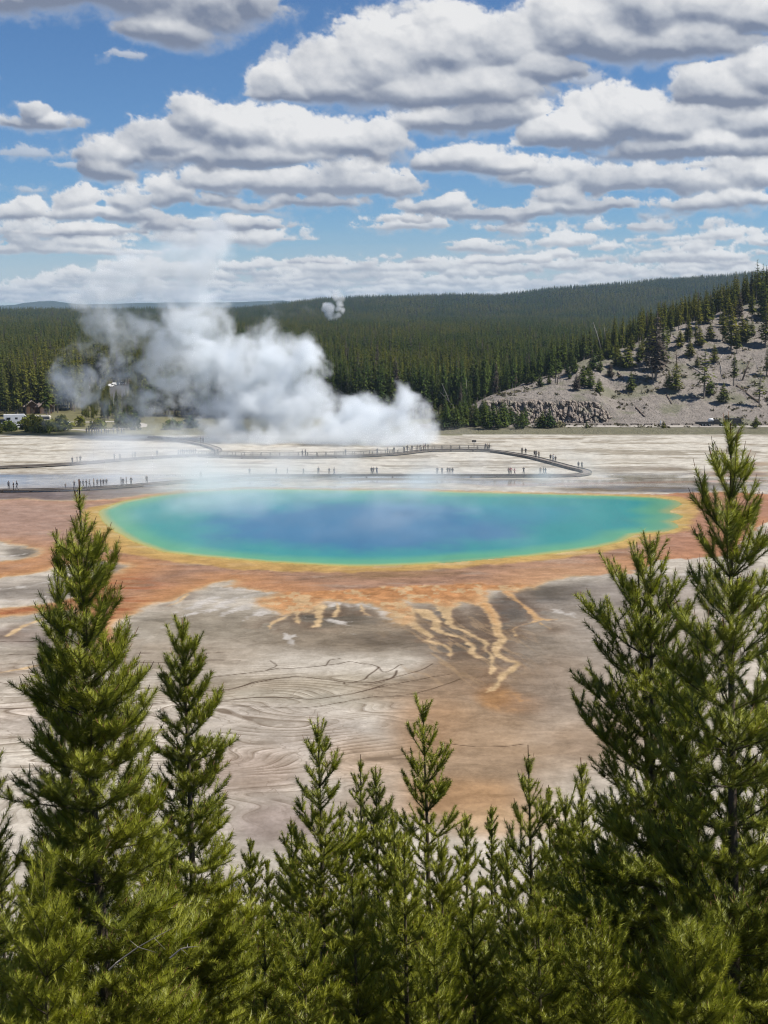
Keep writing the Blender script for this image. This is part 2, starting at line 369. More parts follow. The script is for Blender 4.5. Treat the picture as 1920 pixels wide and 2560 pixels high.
MAT = [(-160, 1262), (60, 1246), (150, 1252), (300, 1246), (450, 1226), (620, 1218), (1000, 1221), (1300, 1230), (1500, 1233), (1640, 1236), (1700, 1232), (1800, 1229), (2000, 1243), (2060, 1300), (1930, 1304), (1880, 1332), (1830, 1376), (1790, 1392), (1700, 1398), (1640, 1404), (1600, 1426), (1560, 1436), (1440, 1438), (1400, 1447), (1370, 1456), (1330, 1468), (1300, 1480), (1268, 1481), (1250, 1476), (1216, 1478), (1208, 1498), (1200, 1514), (1150, 1506), (1128, 1522), (1108, 1526), (1090, 1512), (1018, 1502), (1046, 1528), (1040, 1560), (1006, 1569), (989, 1560), (980, 1545), (951, 1522), (928, 1512), (865, 1506), (812, 1504), (796, 1518), (786, 1533), (758, 1530), (738, 1533), (712, 1539), (690, 1530), (668, 1526), (642, 1510), (652, 1496), (690, 1482), (640, 1477), (560, 1466), (581, 1452), (567, 1453), (518, 1467), (471, 1485), (425, 1502), (385, 1512), (350, 1522), (335, 1534), (304, 1551), (283, 1574), (297, 1595), (300, 1614), (262, 1626), (238, 1600), (215, 1550), (180, 1524), (110, 1530), (0, 1547), (-160, 1562), (-160, 1538), (0, 1522), (110, 1508), (200, 1488), (237, 1445), (289, 1433), (322, 1418), (300, 1405), (237, 1406), (150, 1414), (110, 1431), (0, 1446), (-160, 1466), (-160, 1420), (0, 1404), (72, 1394), (98, 1381), (87, 1371), (43, 1364), (0, 1353), (-160, 1350)]
ORANGE = [(640, 1506), (655, 1494), (720, 1480), (894, 1472), (980, 1463), (1100, 1461), (1200, 1459), (1290, 1463), (1350, 1460), (1340, 1476), (1280, 1490), (1250, 1500), (1240, 1560), (1190, 1530), (1130, 1600), (1000, 1600), (940, 1540), (860, 1520), (790, 1560), (700, 1560), (640, 1530)]
STREAMS = [  # (points, widths in photo pixels)
    ([(1262, 1472), (1289, 1497), (1307, 1511), (1327, 1528), (1341, 1543), (1365, 1549), (1390, 1549)], [30, 13, 8, 15, 22, 12, 2]),
    ([(1350, 1551), (1304, 1564), (1284, 1574), (1290, 1590)], [6, 4, 3, 1]),
    ([(1180, 1488), (1214, 1514), (1234, 1540), (1240, 1554), (1240, 1572), (1249, 1586), (1255, 1601), (1246, 1612), (1239, 1627), (1246, 1638), (1272, 1650), (1295, 1660), (1286, 1670), (1260, 1688), (1246, 1705), (1234, 1722), (1220, 1731)], [60, 30, 33, 22, 20, 18, 17, 22, 17, 16, 17, 19, 15, 17, 15, 13, 3]),
    ([(1112, 1520), (1121, 1546), (1130, 1566), (1162, 1578), (1188, 1592), (1214, 1606), (1213, 1621), (1223, 1635), (1229, 1650), (1227, 1661), (1234, 1670), (1231, 1686)], [46, 22, 14, 12, 11, 11, 9, 9, 8, 6, 5, 1]),
    ([(1050, 1525), (1090, 1554), (1095, 1578), (1130, 1589), (1162, 1601), (1176, 1615), (1182, 1632), (1200, 1644)], [46, 28, 19, 12, 11, 14, 11, 4]),
    ([(1024, 1556), (1060, 1578), (1078, 1593), (1069, 1601), (1110, 1615), (1124, 1627), (1127, 1646)], [40, 18, 14, 9, 8, 9, 3]),
    ([(800, 1515), (797, 1540), (790, 1566)], [24, 20, 14]),
    ([(724, 1538), (703, 1549), (680, 1558), (672, 1572)], [10, 8, 5, 2]),
    ([(300, 1606), (230, 1625), (130, 1655), (0, 1681), (-120, 1700)], [22, 14, 11, 10, 9]),
    ([(110, 1545), (60, 1566), (20, 1590)], [16, 8, 3]),
    ([(1330, 1530), (1352, 1560), (1376, 1572)], [4, 3, 1]), ([(840, 1508), (846, 1524), (838, 1540)], [5, 4, 1]), ([(900, 1510), (910, 1528), (924, 1538)], [5, 3, 1]), ([(748, 1530), (742, 1548), (750, 1560)], [5, 3, 1]), ([(470, 1486), (452, 1502), (420, 1516)], [4, 3, 1]),
]
WHITE = [
    ([(524, 1470), (560, 1471), (620, 1477), (705, 1481)], [3, 9, 12, 6]),
    ([(560, 1488), (500, 1508), (440, 1530)], [16, 18, 3]), ([(590, 1495), (540, 1520), (480, 1537)], [18, 14, 4]), ([(480, 1535), (450, 1545), (410, 1566)], [10, 8, 2]),
    ([(650, 1500), (610, 1520), (560, 1537)], [30, 30, 8]), ([(670, 1520), (640, 1538), (615, 1548)], [26, 22, 6]), ([(690, 1530), (720, 1540), (690, 1552)], [12, 8, 3]),
    ([(722, 1588), (735, 1606), (765, 1609)], [26, 30, 4]), ([(830, 1552), (850, 1556), (872, 1562)], [20, 26, 8]), ([(860, 1578), (890, 1584)], [5, 3]),
    ([(0, 1391), (40, 1387), (62, 1384)], [9, 8, 3]), ([(-40, 1478), (60, 1468), (130, 1455)], [22, 18, 6]), ([(-40, 1505), (40, 1500), (120, 1492)], [16, 12, 5]),
    ([(812, 1505), (870, 1512), (930, 1519), (965, 1540), (985, 1560)], [6, 7, 6, 5, 4]), ([(800, 1516), (840, 1512), (900, 1514)], [5, 8, 4]),
    ([(1860, 1350), (1920, 1342), (1990, 1336)], [22, 24, 20]), ([(1700, 1440), (1780, 1432), (1850, 1410)], [12, 16, 8]), ([(1385, 1526), (1420, 1540), (1460, 1552)], [12, 14, 4]),
]
RILLS = [
    ([(518, 1697), (547, 1690), (616, 1683), (668, 1676), (697, 1671), (720, 1672), (778, 1667), (815, 1663), (844, 1660), (873, 1654), (910, 1660), (946, 1667), (923, 1687), (911, 1699), (882, 1706)], 3.0),
    ([(490, 1728), (558, 1726), (602, 1716), (645, 1703), (720, 1694), (737, 1692), (815, 1697), (850, 1704), (899, 1707), (937, 1705), (975, 1696), (989, 1687), (992, 1677)], 4.2),
    ([(859, 1705), (865, 1712), (908, 1713), (960, 1704)], 2.4), ([(602, 1716), (640, 1707), (690, 1697)], 2.2),
    ([(524, 1760), (573, 1751), (639, 1744), (720, 1744), (778, 1748), (850, 1739), (908, 1728), (960, 1712)], 3.6),
    ([(330, 1764), (442, 1754), (524, 1762), (640, 1766), (760, 1770), (850, 1757)], 2.4),
    ([(340, 1632), (486, 1634), (544, 1631), (600, 1632)], 2.0), ([(340, 1655), (419, 1656), (500, 1651), (544, 1650), (600, 1652)], 2.4), ([(300, 1722), (442, 1719), (500, 1728)], 2.4),
    ([(-80, 1770), (0, 1771), (60, 1771), (200, 1766), (330, 1764)], 4.0), ([(-60, 1700), (60, 1712), (160, 1714)], 2.2), ([(668, 1676), (690, 1664), (676, 1652)], 2.2), ([(815, 1663), (826, 1650), (850, 1646)], 2.0),
    ([(946, 1667), (960, 1680), (985, 1672), (1000, 1662), (1040, 1660)], 2.2), ([(937, 1705), (1000, 1690), (1050, 1676), (1080, 1660)], 2.2), ([(908, 1728), (960, 1716), (1030, 1702), (1090, 1690), (1130, 1684)], 2.0), ([(850, 1757), (930, 1742), (1010, 1738), (1070, 1725), (1120, 1708), (1150, 1698)], 2.4),
    ([(-60, 1606), (40, 1604), (120, 1606)], 2), ([(-60, 1640), (60, 1636), (140, 1640)], 2), ([(-60, 1664), (40, 1660), (90, 1664)], 2.4),
    ([(1110, 1858), (1190, 1866), (1260, 1865), (1310, 1860)], 2.2),
]
BRUSH = [  # broad tones of the bare floor: (x, y, rx, ry, sRGB, strength)
    (900, 1590, 420, 70, (158, 148, 134), 1.0), (500, 1560, 260, 60, (160, 153, 140), .9), (420, 1640, 330, 50, (168, 157, 142), .8), (820, 1540, 130, 36, (128, 122, 112), .9), (980, 1600, 150, 26, (122, 113, 102), .8),
    (1200, 1600, 190, 110, (132, 122, 112), 1.0), (1300, 1520, 110, 50, (112, 107, 103), 1.0), (1440, 1500, 190, 60, (148, 144, 140), 1.0), (1380, 1480, 120, 22, (118, 112, 104), .8), (1420, 1600, 200, 90, (166, 156, 144), .95), (1560, 1560, 200, 110, (182, 176, 170), .8),
    (1650, 1480, 200, 50, (178, 172, 168), .9), (1700, 1640, 260, 170, (186, 178, 170), .8), (1380, 1700, 150, 80, (164, 150, 136), .9), (1480, 1850, 220, 120, (168, 148, 128), .9), (850, 1720, 330, 44, (198, 192, 178), 1.0), (560, 1720, 260, 40, (192, 183, 168), .9), (760, 1745, 220, 30, (204, 200, 188), .9), (150, 1640, 230, 50, (178, 170, 160), .9), (60, 1590, 160, 30, (150, 140, 136), .8), (40, 1690, 200, 50, (205, 198, 188), .8),
    (60, 1480, 170, 45, (190, 184, 178), .9), (280, 1422, 60, 22, (162, 152, 142), 1.0), (60, 1380, 60, 18, (150, 145, 138), 1.0), (1150, 1690, 150, 60, (158, 138, 116), .8), (1020, 1730, 170, 40, (176, 160, 142), .8), (1220, 1760, 220, 110, (172, 150, 128), .9), (1180, 1900, 290, 170, (184, 158, 130), .9), (1060, 1820, 130, 90, (184, 150, 116), .7), (1150, 2000, 240, 70, (190, 156, 120), .9), (1250, 2060, 200, 50, (214, 184, 148), .8),
    (760, 1840, 230, 80, (206, 199, 192), 1.0), (620, 1800, 200, 60, (210, 204, 196), .9), (620, 1930, 190, 80, (192, 178, 168), .9), (700, 2060, 170, 80, (182, 170, 166), .9), (300, 1820, 260, 60, (208, 202, 194), .9), (100, 1800, 200, 60, (206, 198, 190), .9), (900, 1900, 110, 70, (206, 186, 166), .8), (930, 2000, 110, 60, (206, 192, 178), .8),
    (1240, 1740, 60, 30, (196, 152, 104), .8), (1300, 1760, 90, 30, (188, 142, 96), .6), (1500, 1750, 240, 90, (176, 164, 152), .8),
    (160, 1236, 300, 22, (148, 134, 130), .9), (60, 1240, 140, 16, (140, 128, 128), .9), (300, 1222, 160, 12, (156, 142, 134), .7), (1100, 1203, 500, 10, (164, 158, 150), .8), (1560, 1222, 200, 11, (142, 132, 116), 1.0), (1700, 1225, 130, 9, (132, 128, 124), 1.0), (1800, 1212, 130, 9, (164, 154, 140), .8), (1850, 1185, 120, 10, (168, 140, 112), .8), (1880, 1160, 100, 8, (170, 146, 120), .7), (1600, 1172, 190, 8, (150, 138, 126), .7),
    (700, 1200, 400, 7, (170, 164, 158), .6), (1550, 1150, 180, 6, (192, 184, 172), .6), (240, 1160, 200, 8, (196, 190, 180), .5), (1850, 1260, 120, 30, (196, 146, 118), .6),
]
def ground_colour(P, px, py):
    X, Y = P[:, 0], P[:, 1]
    n1 = fbm(X / 9, Y / 14, 3, 5); n2 = fbm(X / 2.2, Y / 3.5, 9, 4); n3 = fbm(X / 30, Y / 9, 21, 5); n4 = fbm(X / .9, Y / 1.2, 27, 3)
    jit = np.stack([(n2 - .5) * 2.6 + (n4 - .5) * .9, (fbm(X / 2.0, Y / 3.2, 15, 4) - .5) * 3.6 + (n4 - .5) * 1.2], 1)
    Q = P + jit * np.clip(Y[:, None] / 240, .3, 1.2)
    # bare sinter floor, streaked along the flow
    white = lin(226, 222, 214); col = np.tile(white, (len(P), 1))
    st = fbm(X / 13 + .9 * n1, Y / 4.0, 33, 6, .6)                     # streaks across the far flats
    far = sstep(285, 300, Y)
    col = col * (1 - .62 * (sstep(.52, .64, st) * far)[:, None] * (1 - lin(150, 138, 118) / white))
    col = col * (1 - (.7 * sstep(.62, .76, fbm(X / 22, Y / 8, 35, 6, .6)) * far)[:, None] * (1 - lin(172, 158, 138) / white))
    wob = .35 * (n3 - .5) + .25 * (n1 - .5)
    for (bx, by, rx, ry, c, s) in BRUSH:
        d = np.sqrt(((px - bx) / rx) ** 2 + ((py - by) / ry) ** 2) + wob
        w = (s * sstep(1.15, .35, d))[:, None]
        col = col * (1 - w) + lin(*c) * w
    band = fbm(X / 9 + 1.6 * n1, Y / 5.5 + 1.2 * n2, 51, 6, .6); near = 1 - far
    col = col * (1 + (.55 * (band - .5) * near + .22 * (n1 - .5) + .24 * (n2 - .5) + .14 * (n4 - .5))[:, None])
    dk = sstep(.56, .70, fbm(X / 16, Y / 6, 61, 5)) * near * (py < 1640) * (py > 1440)
    col = col * (1 - .30 * dk[:, None])
    col = col * (np.array([1.07, 1.0, .91]) * (1 - far[:, None]) + np.array([1.07, 1.04, .97]) * far[:, None])
    # white crusts
    for pts, wd in WHITE:
        d = line_dist(Q, pts, wd); w = (sstep(.5, -.6, d + 2.4 * (n4 - .5) + 1.2 * (n2 - .5)) * .9)[:, None]; col = col * (1 - w) + lin(232, 224, 214) * w
    # bacterial mats: brown next to the pool, orange at the rim and down the run-off channels
    sd_m = poly_sdf(Q, wpts(MAT)); sd_s = np.full(len(P), -99.0)
    for pts, wd in STREAMS: sd_s = np.maximum(sd_s, -line_dist(P + jit * .26, pts, [q * .84 for q in wd]))
    sd_y = poly_sdf(P + jit * .7, wpts(YELLOW)); sd_o = poly_sdf(Q, wpts(ORANGE)); sd_p = poly_sdf(P + jit * .12, wpts(POOL))
    brown = lin(190, 150, 124); orange = lin(220, 160, 108); peach = lin(222, 176, 138); cream = lin(238, 206, 160); gold = lin(232, 160, 84); rust = lin(186, 114, 74)
    flow = fbm(X / 5 + Y / 40, Y / 1.6 - X / 30, 71, 5)
    m = brown * (1 + .9 * (flow - .5) + .3 * (n2 - .5))[:, None]; pt = (sstep(.56, .70, fbm(X / 7 + Y / 60, Y / 2.2, 73, 5, .6)) * .55)[:, None]; m = m * (1 - pt) + lin(208, 182, 162) * pt
    t = np.clip(sd_m / 9.0, 0, 1)[:, None]                          # outer rim turns orange
    m = m * t + (orange * (1 + .5 * (n2 - .5))[:, None]) * (1 - t)
    pe = (sstep(1150, 1420, px) * sstep(1392, 1440, py - 6 * (n1 - .5)) * .9)[:, None]; m = m * (1 - pe) + peach * pe
    pe = (sstep(960, 620, px + 200 * (n2 - .5)) * sstep(540, 620, px) * sstep(1436, 1470, py + 30 * (flow - .5)) * .85)[:, None]; m = m * (1 - pe) + lin(216, 160, 118) * pe
    lav = (sstep(420, 60, px) * sstep(1430, 1290, py) * .75)[:, None]; m = m * (1 - lav) + lin(200, 168, 152) * lav
    pinkr = (sstep(1560, 1700, px) * .55)[:, None]; m = m * (1 - pinkr) + lin(206, 150, 122) * pinkr
    ru = (sstep(480, 300, px) * sstep(1425, 1450, py) * sstep(.40, .62, flow) * .8)[:, None]; m = m * (1 - ru) + rust * ru
    # granular orange zone with cream specks
    o = sstep(-.6, 1.2, sd_o)[:, None]; sp = sstep(.52, .66, fbm(X / 1.1, Y / 2.2, 81, 4))[:, None]
    og = orange * (1 + .7 * (n4 - .5))[:, None] * (1 - .75 * sp) + cream * .75 * sp
    og = og * (1 - .55 * (sstep(1480, 1560, py) * (1 - .4 * n2))[:, None]) + cream * .55 * (sstep(1480, 1560, py) * (1 - .4 * n2))[:, None]
    m = m * (1 - o) + og * o
    w = sstep(-.5, .6, sd_m)[:, None]
    rim = (np.exp(-((sd_m - .2) / .9) ** 2) * sstep(1500, 1440, px) * .7)[:, None]   # pale line at the rim
    col = col * (1 - w) + m * w; col = col * (1 - rim * .6) + cream * rim * .6
    # channels
    sd_s = sd_s + .55 * (n4 - .5) + .35 * (flow - .5)
    halo = (np.exp(-np.maximum(-sd_s, 0) / 1.6) * .38 * sstep(.35, .6, n2 + .3 * (flow - .5)))[:, None] * (1 - w); col = col * (1 - halo) + lin(186, 146, 112) * halo
    ws = .92 * sstep(-.30, .18, sd_s)[:, None]; inner = sstep(.05, .75, sd_s)[:, None]
    sc = cream * (1 - inner) + gold * inner; hot = (sstep(1120, 1240, px) * sstep(1620, 1500, py) * .7)[:, None]
    sc = (lin(236, 202, 154) * (1 - hot) + lin(228, 160, 90) * hot) * (.55 + .45 * inner) + cream * .45 * (1 - inner)
    sc = sc * (1 + .5 * (n4 - .5))[:, None]
    col = col * (1 - ws * (1 - .8 * w)) + sc * ws * (1 - .8 * w)
    dkc = (sstep(-2.2, -.5, sd_s) * (1 - sstep(-.5, 0, sd_s)) * sstep(.42, .6, n2))[:, None] * (1 - w); col = col * (1 - .25 * dkc)
    fan = (sstep(1.0, .2, np.hypot((px - 1262) / 90, (py - 1752) / 34)) * sstep(.48, .62, fbm(X / 1.6, Y / 2.4, 88, 4)) * .7)[:, None]; col = col * (1 - fan) + lin(224, 172, 118) * fan
    # fine braided threads where the run-off spreads
    th = 1 - np.abs(2 * fbm((X + .30 * Y) / 1.5 + 1.5 * n1, Y / 13, 103, 4) - 1) * 2.2
    tm = sstep(1.2, .3, np.hypot((px - 1150) / 230, (py - 1625) / 110)) * sstep(.72, .95, th) * sstep(1500, 1545, py) * .42
    col = col * (1 - tm[:, None]) + lin(216, 182, 140) * tm[:, None]
    # yellow rim of the pool
    yel = lin(224, 192, 120); wy = sstep(-1.0, .8, sd_y)[:, None]
    yc = yel * (1 + .35 * (flow - .5))[:, None]
    ol = (sstep(.5, .72, fbm(X / 2.5, Y / 6, 95, 4)) * sstep(1405, 1422, py) * .7)[:, None]; yc = yc * (1 - ol) + lin(150, 132, 70) * ol
    cw = (sstep(.58, .7, fbm(X / 5, Y / 2, 97, 4)) * .7)[:, None]; yc = yc * (1 - cw) + lin(236, 214, 164) * cw
    yd = np.clip(-sd_p / 3.0, 0, 1)[:, None]; yc = yc * (.35 + .65 * (1 - yd)) + (lin(222, 174, 110)) * (.65 * yd)
    col = col * (1 - wy) + yc * wy
    olv = (np.exp(-((sd_y + 2.5) / 3.0) ** 2) * (py > 1415) * np.exp(-((px - 980) / 160) ** 2) * .5)[:, None]; col = col * (1 - olv) + lin(168, 136, 90) * olv
    # far shore: pink and grey streaks of wet sinter
    pk = (np.exp(-((py - (1212 + (px - 1300) * -.018)) / 2.6) ** 2) * sstep(1130, 1300, px) * (1 - sstep(1850, 2000, px)) * .8)[:, None]; col = col * (1 - pk) + lin(222, 186, 164) * pk
    # dark rills
    for pts, wd in RILLS:
        d = line_dist(P + jit * .10, pts, [wd * 1.45] * len(pts), 2.0); w = (sstep(.12, -.08, d) * .85)[:, None]; col = col * (1 - w) + lin(88, 66, 48) * w
    # water colour by depth
    pd = sd_p + 3.2 * (n1 - .5) * np.clip(sd_p / 6, 0, 1)
    def stop(c0, c1, a, b): t = sstep(a, b, pd)[:, None]; return c0 * (1 - t) + c1 * t
    ygreen, green, teal, cyan, blue = lin(206, 200, 112), lin(104, 190, 146), lin(38, 164, 164), lin(48, 158, 178), lin(36, 126, 176)
    wc = stop(ygreen, green, .1, 2.4); t = sstep(2.0, 8.5, pd)[:, None]; wc = wc * (1 - t) + teal * t
    t = sstep(12, 24, pd + .06 * (px - 960) * (px < 960) * .05)[:, None]; wc = wc * (1 - t) + cyan * t
    t = (sstep(1.15, .50, np.hypot((px - 900) / 460, (py - 1318) / 66) + .5 * (n1 - .5) + .25 * (n2 - .5)) * sstep(3, 9, pd))[:, None]; wc = wc * (1 - t) + blue * t
    shelf = (sstep(1.0, .75, np.hypot((px - 1190) / 110, (py - 1402) / 18) + .3 * (n2 - .5)) * .6 * (sd_p > 0))[:, None]; wc = wc * (1 - shelf) + lin(92, 180, 140) * shelf
    shal = (sstep(1580, 1690, px) * .5)[:, None]; wc = wc * (1 - shal) + lin(120, 176, 140) * shal
    wp = (sd_p > 0)[:, None]; col = np.where(wp, wc, col)
    # wetness: thin running water around the pool mirrors the sky and the walkers
    wet = np.maximum(sstep(1260, 1200, py) * sstep(1176, 1190, py), .0) * (sd_p <= 0)
    wet = wet * sstep(.30, .48, fbm(X / 14, Y / 5, 99, 3) + .15 * (px < 700))
    crack = sstep(1640, 1740, py + 60 * (n1 - .5)) * sstep(1120, 900, px + 260 * (n1 - .5)) * sstep(2080, 1960, py)
    gran = sstep(.0, 1.0, np.maximum(sd_m, sd_s)) * (sd_y < 0)
    return np.clip(col, .004, .95) * .49 * np.where((sd_p > 0)[:, None], 1.0, np.array([1.0, 1.0, 1.0]) * (1 - far[:, None]) + np.array([1.12, 1.12, 1.12]) * far[:, None]), sd_p, wet, crack, gran
def ground_mat():
    t = NT('sinter_and_bacterial_mat'); c = t.attr('tone').outputs['Color']; cr = t.attr('cracks').outputs['Fac']; wet = t.attr('wet').outputs['Fac']; gr = t.attr('grain').outputs['Fac']
    p = t.pos(); fine = t.noise(t.pos(1, .6, 1), 2.6, 6, .7); med = t.noise(t.pos(1, .45, 1), .35, 5, .6); warp = t.noise(p, .22, 3, .6)
    # contour lines of a gentle relief: the little terraces
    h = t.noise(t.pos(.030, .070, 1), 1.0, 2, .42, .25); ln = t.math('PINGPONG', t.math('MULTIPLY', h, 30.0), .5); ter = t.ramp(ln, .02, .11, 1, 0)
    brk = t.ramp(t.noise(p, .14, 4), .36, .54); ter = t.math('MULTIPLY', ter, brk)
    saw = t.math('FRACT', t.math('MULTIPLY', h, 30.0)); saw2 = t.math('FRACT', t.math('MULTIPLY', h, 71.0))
    # polygonal cracks
    v = t.n('TexVoronoi', feature='DISTANCE_TO_EDGE'); wv = t.n('VectorMath', operation='ADD'); off = t.n('TexNoise'); t.set(off.inputs['Vector'], p); off.inputs['Scale'].default_value = .35; off.inputs['Detail'].default_value = 3
    sc = t.n('VectorMath', operation='SCALE'); t.set(sc.inputs[0], off.outputs['Color']); sc.inputs['Scale'].default_value = 1.3; t.set(wv.inputs[0], t.pos(.42, .85, 1)); t.set(wv.inputs[1], sc.outputs[0]); t.set(v.inputs['Vector'], wv.outputs[0]); v.inputs['Scale'].default_value = .9
    pc = t.math('MULTIPLY', t.ramp(v.outputs['Distance'], .008, .040, 1, 0), t.ramp(med, .36, .56)); 
    lines = t.math('MULTIPLY', t.math('MAXIMUM', t.math('MULTIPLY', ter, .62), t.math('MULTIPLY', pc, .40), clamp=True), t.math('ADD', t.math('MULTIPLY', cr, .85), .08))
    col = t.mix(1.0, c, t.mix(fine, (.68, .67, .66), (1.27, 1.28, 1.29)), 'MULTIPLY'); col = t.mix(1.0, col, t.mix(med, (.74, .73, .71), (1.20, 1.21, 1.23)), 'MULTIPLY')
    sk = t.noise(t.pos(.34, .46, 1), 1.0, 7, .68, .6); col = t.mix(1.0, col, t.mix(t.ramp(sk, .36, .64), (.84, .83, .81), (1.10, 1.105, 1.11)), 'MULTIPLY')
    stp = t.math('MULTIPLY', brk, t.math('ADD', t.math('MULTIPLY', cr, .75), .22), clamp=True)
    col = t.mix(stp, col, t.mix(1.0, col, t.mix(t.math('POWER', saw, 1.6), (1.20, 1.20, 1.21), (.66, .63, .59)), 'MULTIPLY')); col = t.mix(t.math('MULTIPLY', stp, .6), col, t.mix(1.0, col, t.mix(t.math('POWER', saw2, 2.0), (1.10, 1.10, 1.10), (.72, .69, .65)), 'MULTIPLY'))  # each terrace shaded pale to dark in the colour, so it looks raised
    col = t.mix(lines, col, tuple(lin(98, 84, 70)))
    rough = t.math('SUBTRACT', .85, t.math('MULTIPLY', wet, .78)); spec = t.math('ADD', .03, t.math('MULTIPLY', wet, .6))
    hh = t.math('ADD', t.math('MULTIPLY', fine, t.math('ADD', t.math('MULTIPLY', gr, .9), .35)), t.math('MULTIPLY', lines, -.5))
    hh = t.math('MULTIPLY', hh, t.math('SUBTRACT', 1.0, wet))
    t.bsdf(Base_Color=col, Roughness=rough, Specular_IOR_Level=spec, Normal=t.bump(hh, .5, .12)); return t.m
def water_mat():
    t = NT('hot_spring_water'); c = t.attr('tone').outputs['Color']; f = t.noise(t.pos(.18, .05, 1), 1.0, 5, .6); r = t.noise(t.pos(1.0, .5, 1), 2.2, 3, .6)
    col = t.mix(1.0, c, t.mix(f, (.72, .80, .86), (1.25, 1.18, 1.12)), 'MULTIPLY')
    t.bsdf(Base_Color=col, Roughness=.16, IOR=1.33, Specular_IOR_Level=.035, Normal=t.bump(r, .16, .05)); return t.m
def build_ground():
    tx = np.concatenate([-np.linspace(1.6, .34, 24)[:-1], np.linspace(-.33, .33, 860), np.linspace(.34, 1.6, 24)[1:]])
    ys = [54.0]
    while ys[-1] < 430: ys.append(ys[-1] + max(.22, .0019 * ys[-1] * (1 + ys[-1] / 700)))
    ys = np.array(ys + list(np.geomspace(445, 60000, 60)))
    Yg, Tg = np.meshgrid(ys, tx, indexing='ij'); P = np.stack([(Tg * Yg).ravel(), Yg.ravel()], 1)
    px, py = proj(P[:, 0], P[:, 1], 0.0)
    col, sd, wet, crack, gran = ground_colour(P, px, py)
    z = np.zeros(len(P))
    # far flats and the wooded plain behind: dull grass and litter
    fl = sstep(392, 398, P[:, 1] + 6 * (fbm(P[:, 0] / 8, P[:, 1] / 8, 5, 4) - .5)) * np.where(P[:, 0] < 22, 1, sstep(396, 402, P[:, 1]))
    gcol = lin(120, 116, 84) * .8 * (.8 + .5 * fbm(P[:, 0] / 6, P[:, 1] / 6, 6, 5))[:, None]
    col = col * (1 - fl[:, None]) + gcol * fl[:, None]
    nr, nc = Yg.shape; i = np.arange(nr * nc).reshape(nr, nc)
    f = np.stack([i[:-1, :-1], i[:-1, 1:], i[1:, 1:], i[1:, :-1]], -1).reshape(-1, 4)
    inside = (sd[f] > 0).all(1)
    V = np.stack([P[:, 0], P[:, 1], z], 1)
    def sub(name, ff, mat, zoff=0.0):
        u, inv = np.unique(ff, return_inverse=True); vv = V[u].copy(); vv[:, 2] += zoff
        o = mesh_obj(name, vv, inv.reshape(-1, 4), mat, smooth=True, attrs={'tone': col[u], 'wet': wet[u], 'cracks': crack[u], 'grain': gran[u]})
        return tag(o, kind='structure')
    sub('ground', f[~inside], ground_mat()); sub('water', f[inside], water_mat())
build_ground()
# ---------------------------------------------------------------- young lodgepole pines on the slope below the viewpoint
def needle_mat():
    t = NT('pine_needles'); a = t.attr('tint').outputs['Fac']; f = t.noise(t.pos(), 2.3, 3, .6)
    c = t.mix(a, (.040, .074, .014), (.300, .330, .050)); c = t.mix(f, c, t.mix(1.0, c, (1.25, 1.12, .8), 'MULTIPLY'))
    b = t.n('BsdfPrincipled'); t.set(b.inputs['Base Color'], c); b.inputs['Roughness'].default_value = .42; b.inputs['Specular IOR Level'].default_value = .35
    tr = t.n('BsdfTranslucent'); t.set(tr.inputs[0], t.mix(1.0, c, (1.3, 1.35, .6), 'MULTIPLY')); m = t.n('MixShader'); m.inputs[0].default_value = .28
    t.t.links.new(b.outputs[0], m.inputs[1]); t.t.links.new(tr.outputs[0], m.inputs[2]); t.t.links.new(m.outputs[0], t.out.inputs[0]); return t.m
def bark_mat():
    t = NT('pine_bark'); f = t.noise(t.pos(1, 1, .35), 38, 4, .65); g = t.noise(t.pos(), 5, 3)
    c = t.mix(f, (.030, .022, .017), (.15, .115, .085)); c = t.mix(g, c, t.mix(1.0, c, (1.2, 1.15, 1.1), 'MULTIPLY'))
    t.bsdf(Base_Color=c, Roughness=.9, Normal=t.bump(f, .6, .02)); return t.m
NEEDLE, BARK = needle_mat(), bark_mat()
BUD = plain('pine_bud', (.13, .062, .030), .8, .35, 30)
DEADWOOD = plain('dead_wood', (.26, .235, .21), .9, .3, 12)
def prisms(seg, n):
    """seg (m,8): p0 p1 r0 r1 -> tapered n-sided sticks"""
    s = np.asarray(seg, float); p0, p1 = s[:, :3], s[:, 3:6]; d = p1 - p0; d /= np.linalg.norm(d, axis=1, keepdims=True) + 1e-9
    up = np.where(np.abs(d[:, 2:3]) < .9, [[0, 0, 1.0]], [[1.0, 0, 0]]); a = np.cross(d, up); a /= np.linalg.norm(a, axis=1, keepdims=True) + 1e-9; b = np.cross(d, a)
    k = np.arange(n) * 2 * np.pi / n; ring = a[:, None, :] * np.cos(k)[None, :, None] + b[:, None, :] * np.sin(k)[None, :, None]
    v = np.concatenate([p0[:, None] + ring * s[:, 6][:, None, None], p1[:, None] + ring * s[:, 7][:, None, None]], 1)
    base = (np.arange(len(s)) * 2 * n)[:, None]; i = np.arange(n); j = (i + 1) % n
    f = np.stack([base + i, base + j, base + n + j, base + n + i], -1).reshape(-1, 4)
    return v.reshape(-1, 3), f
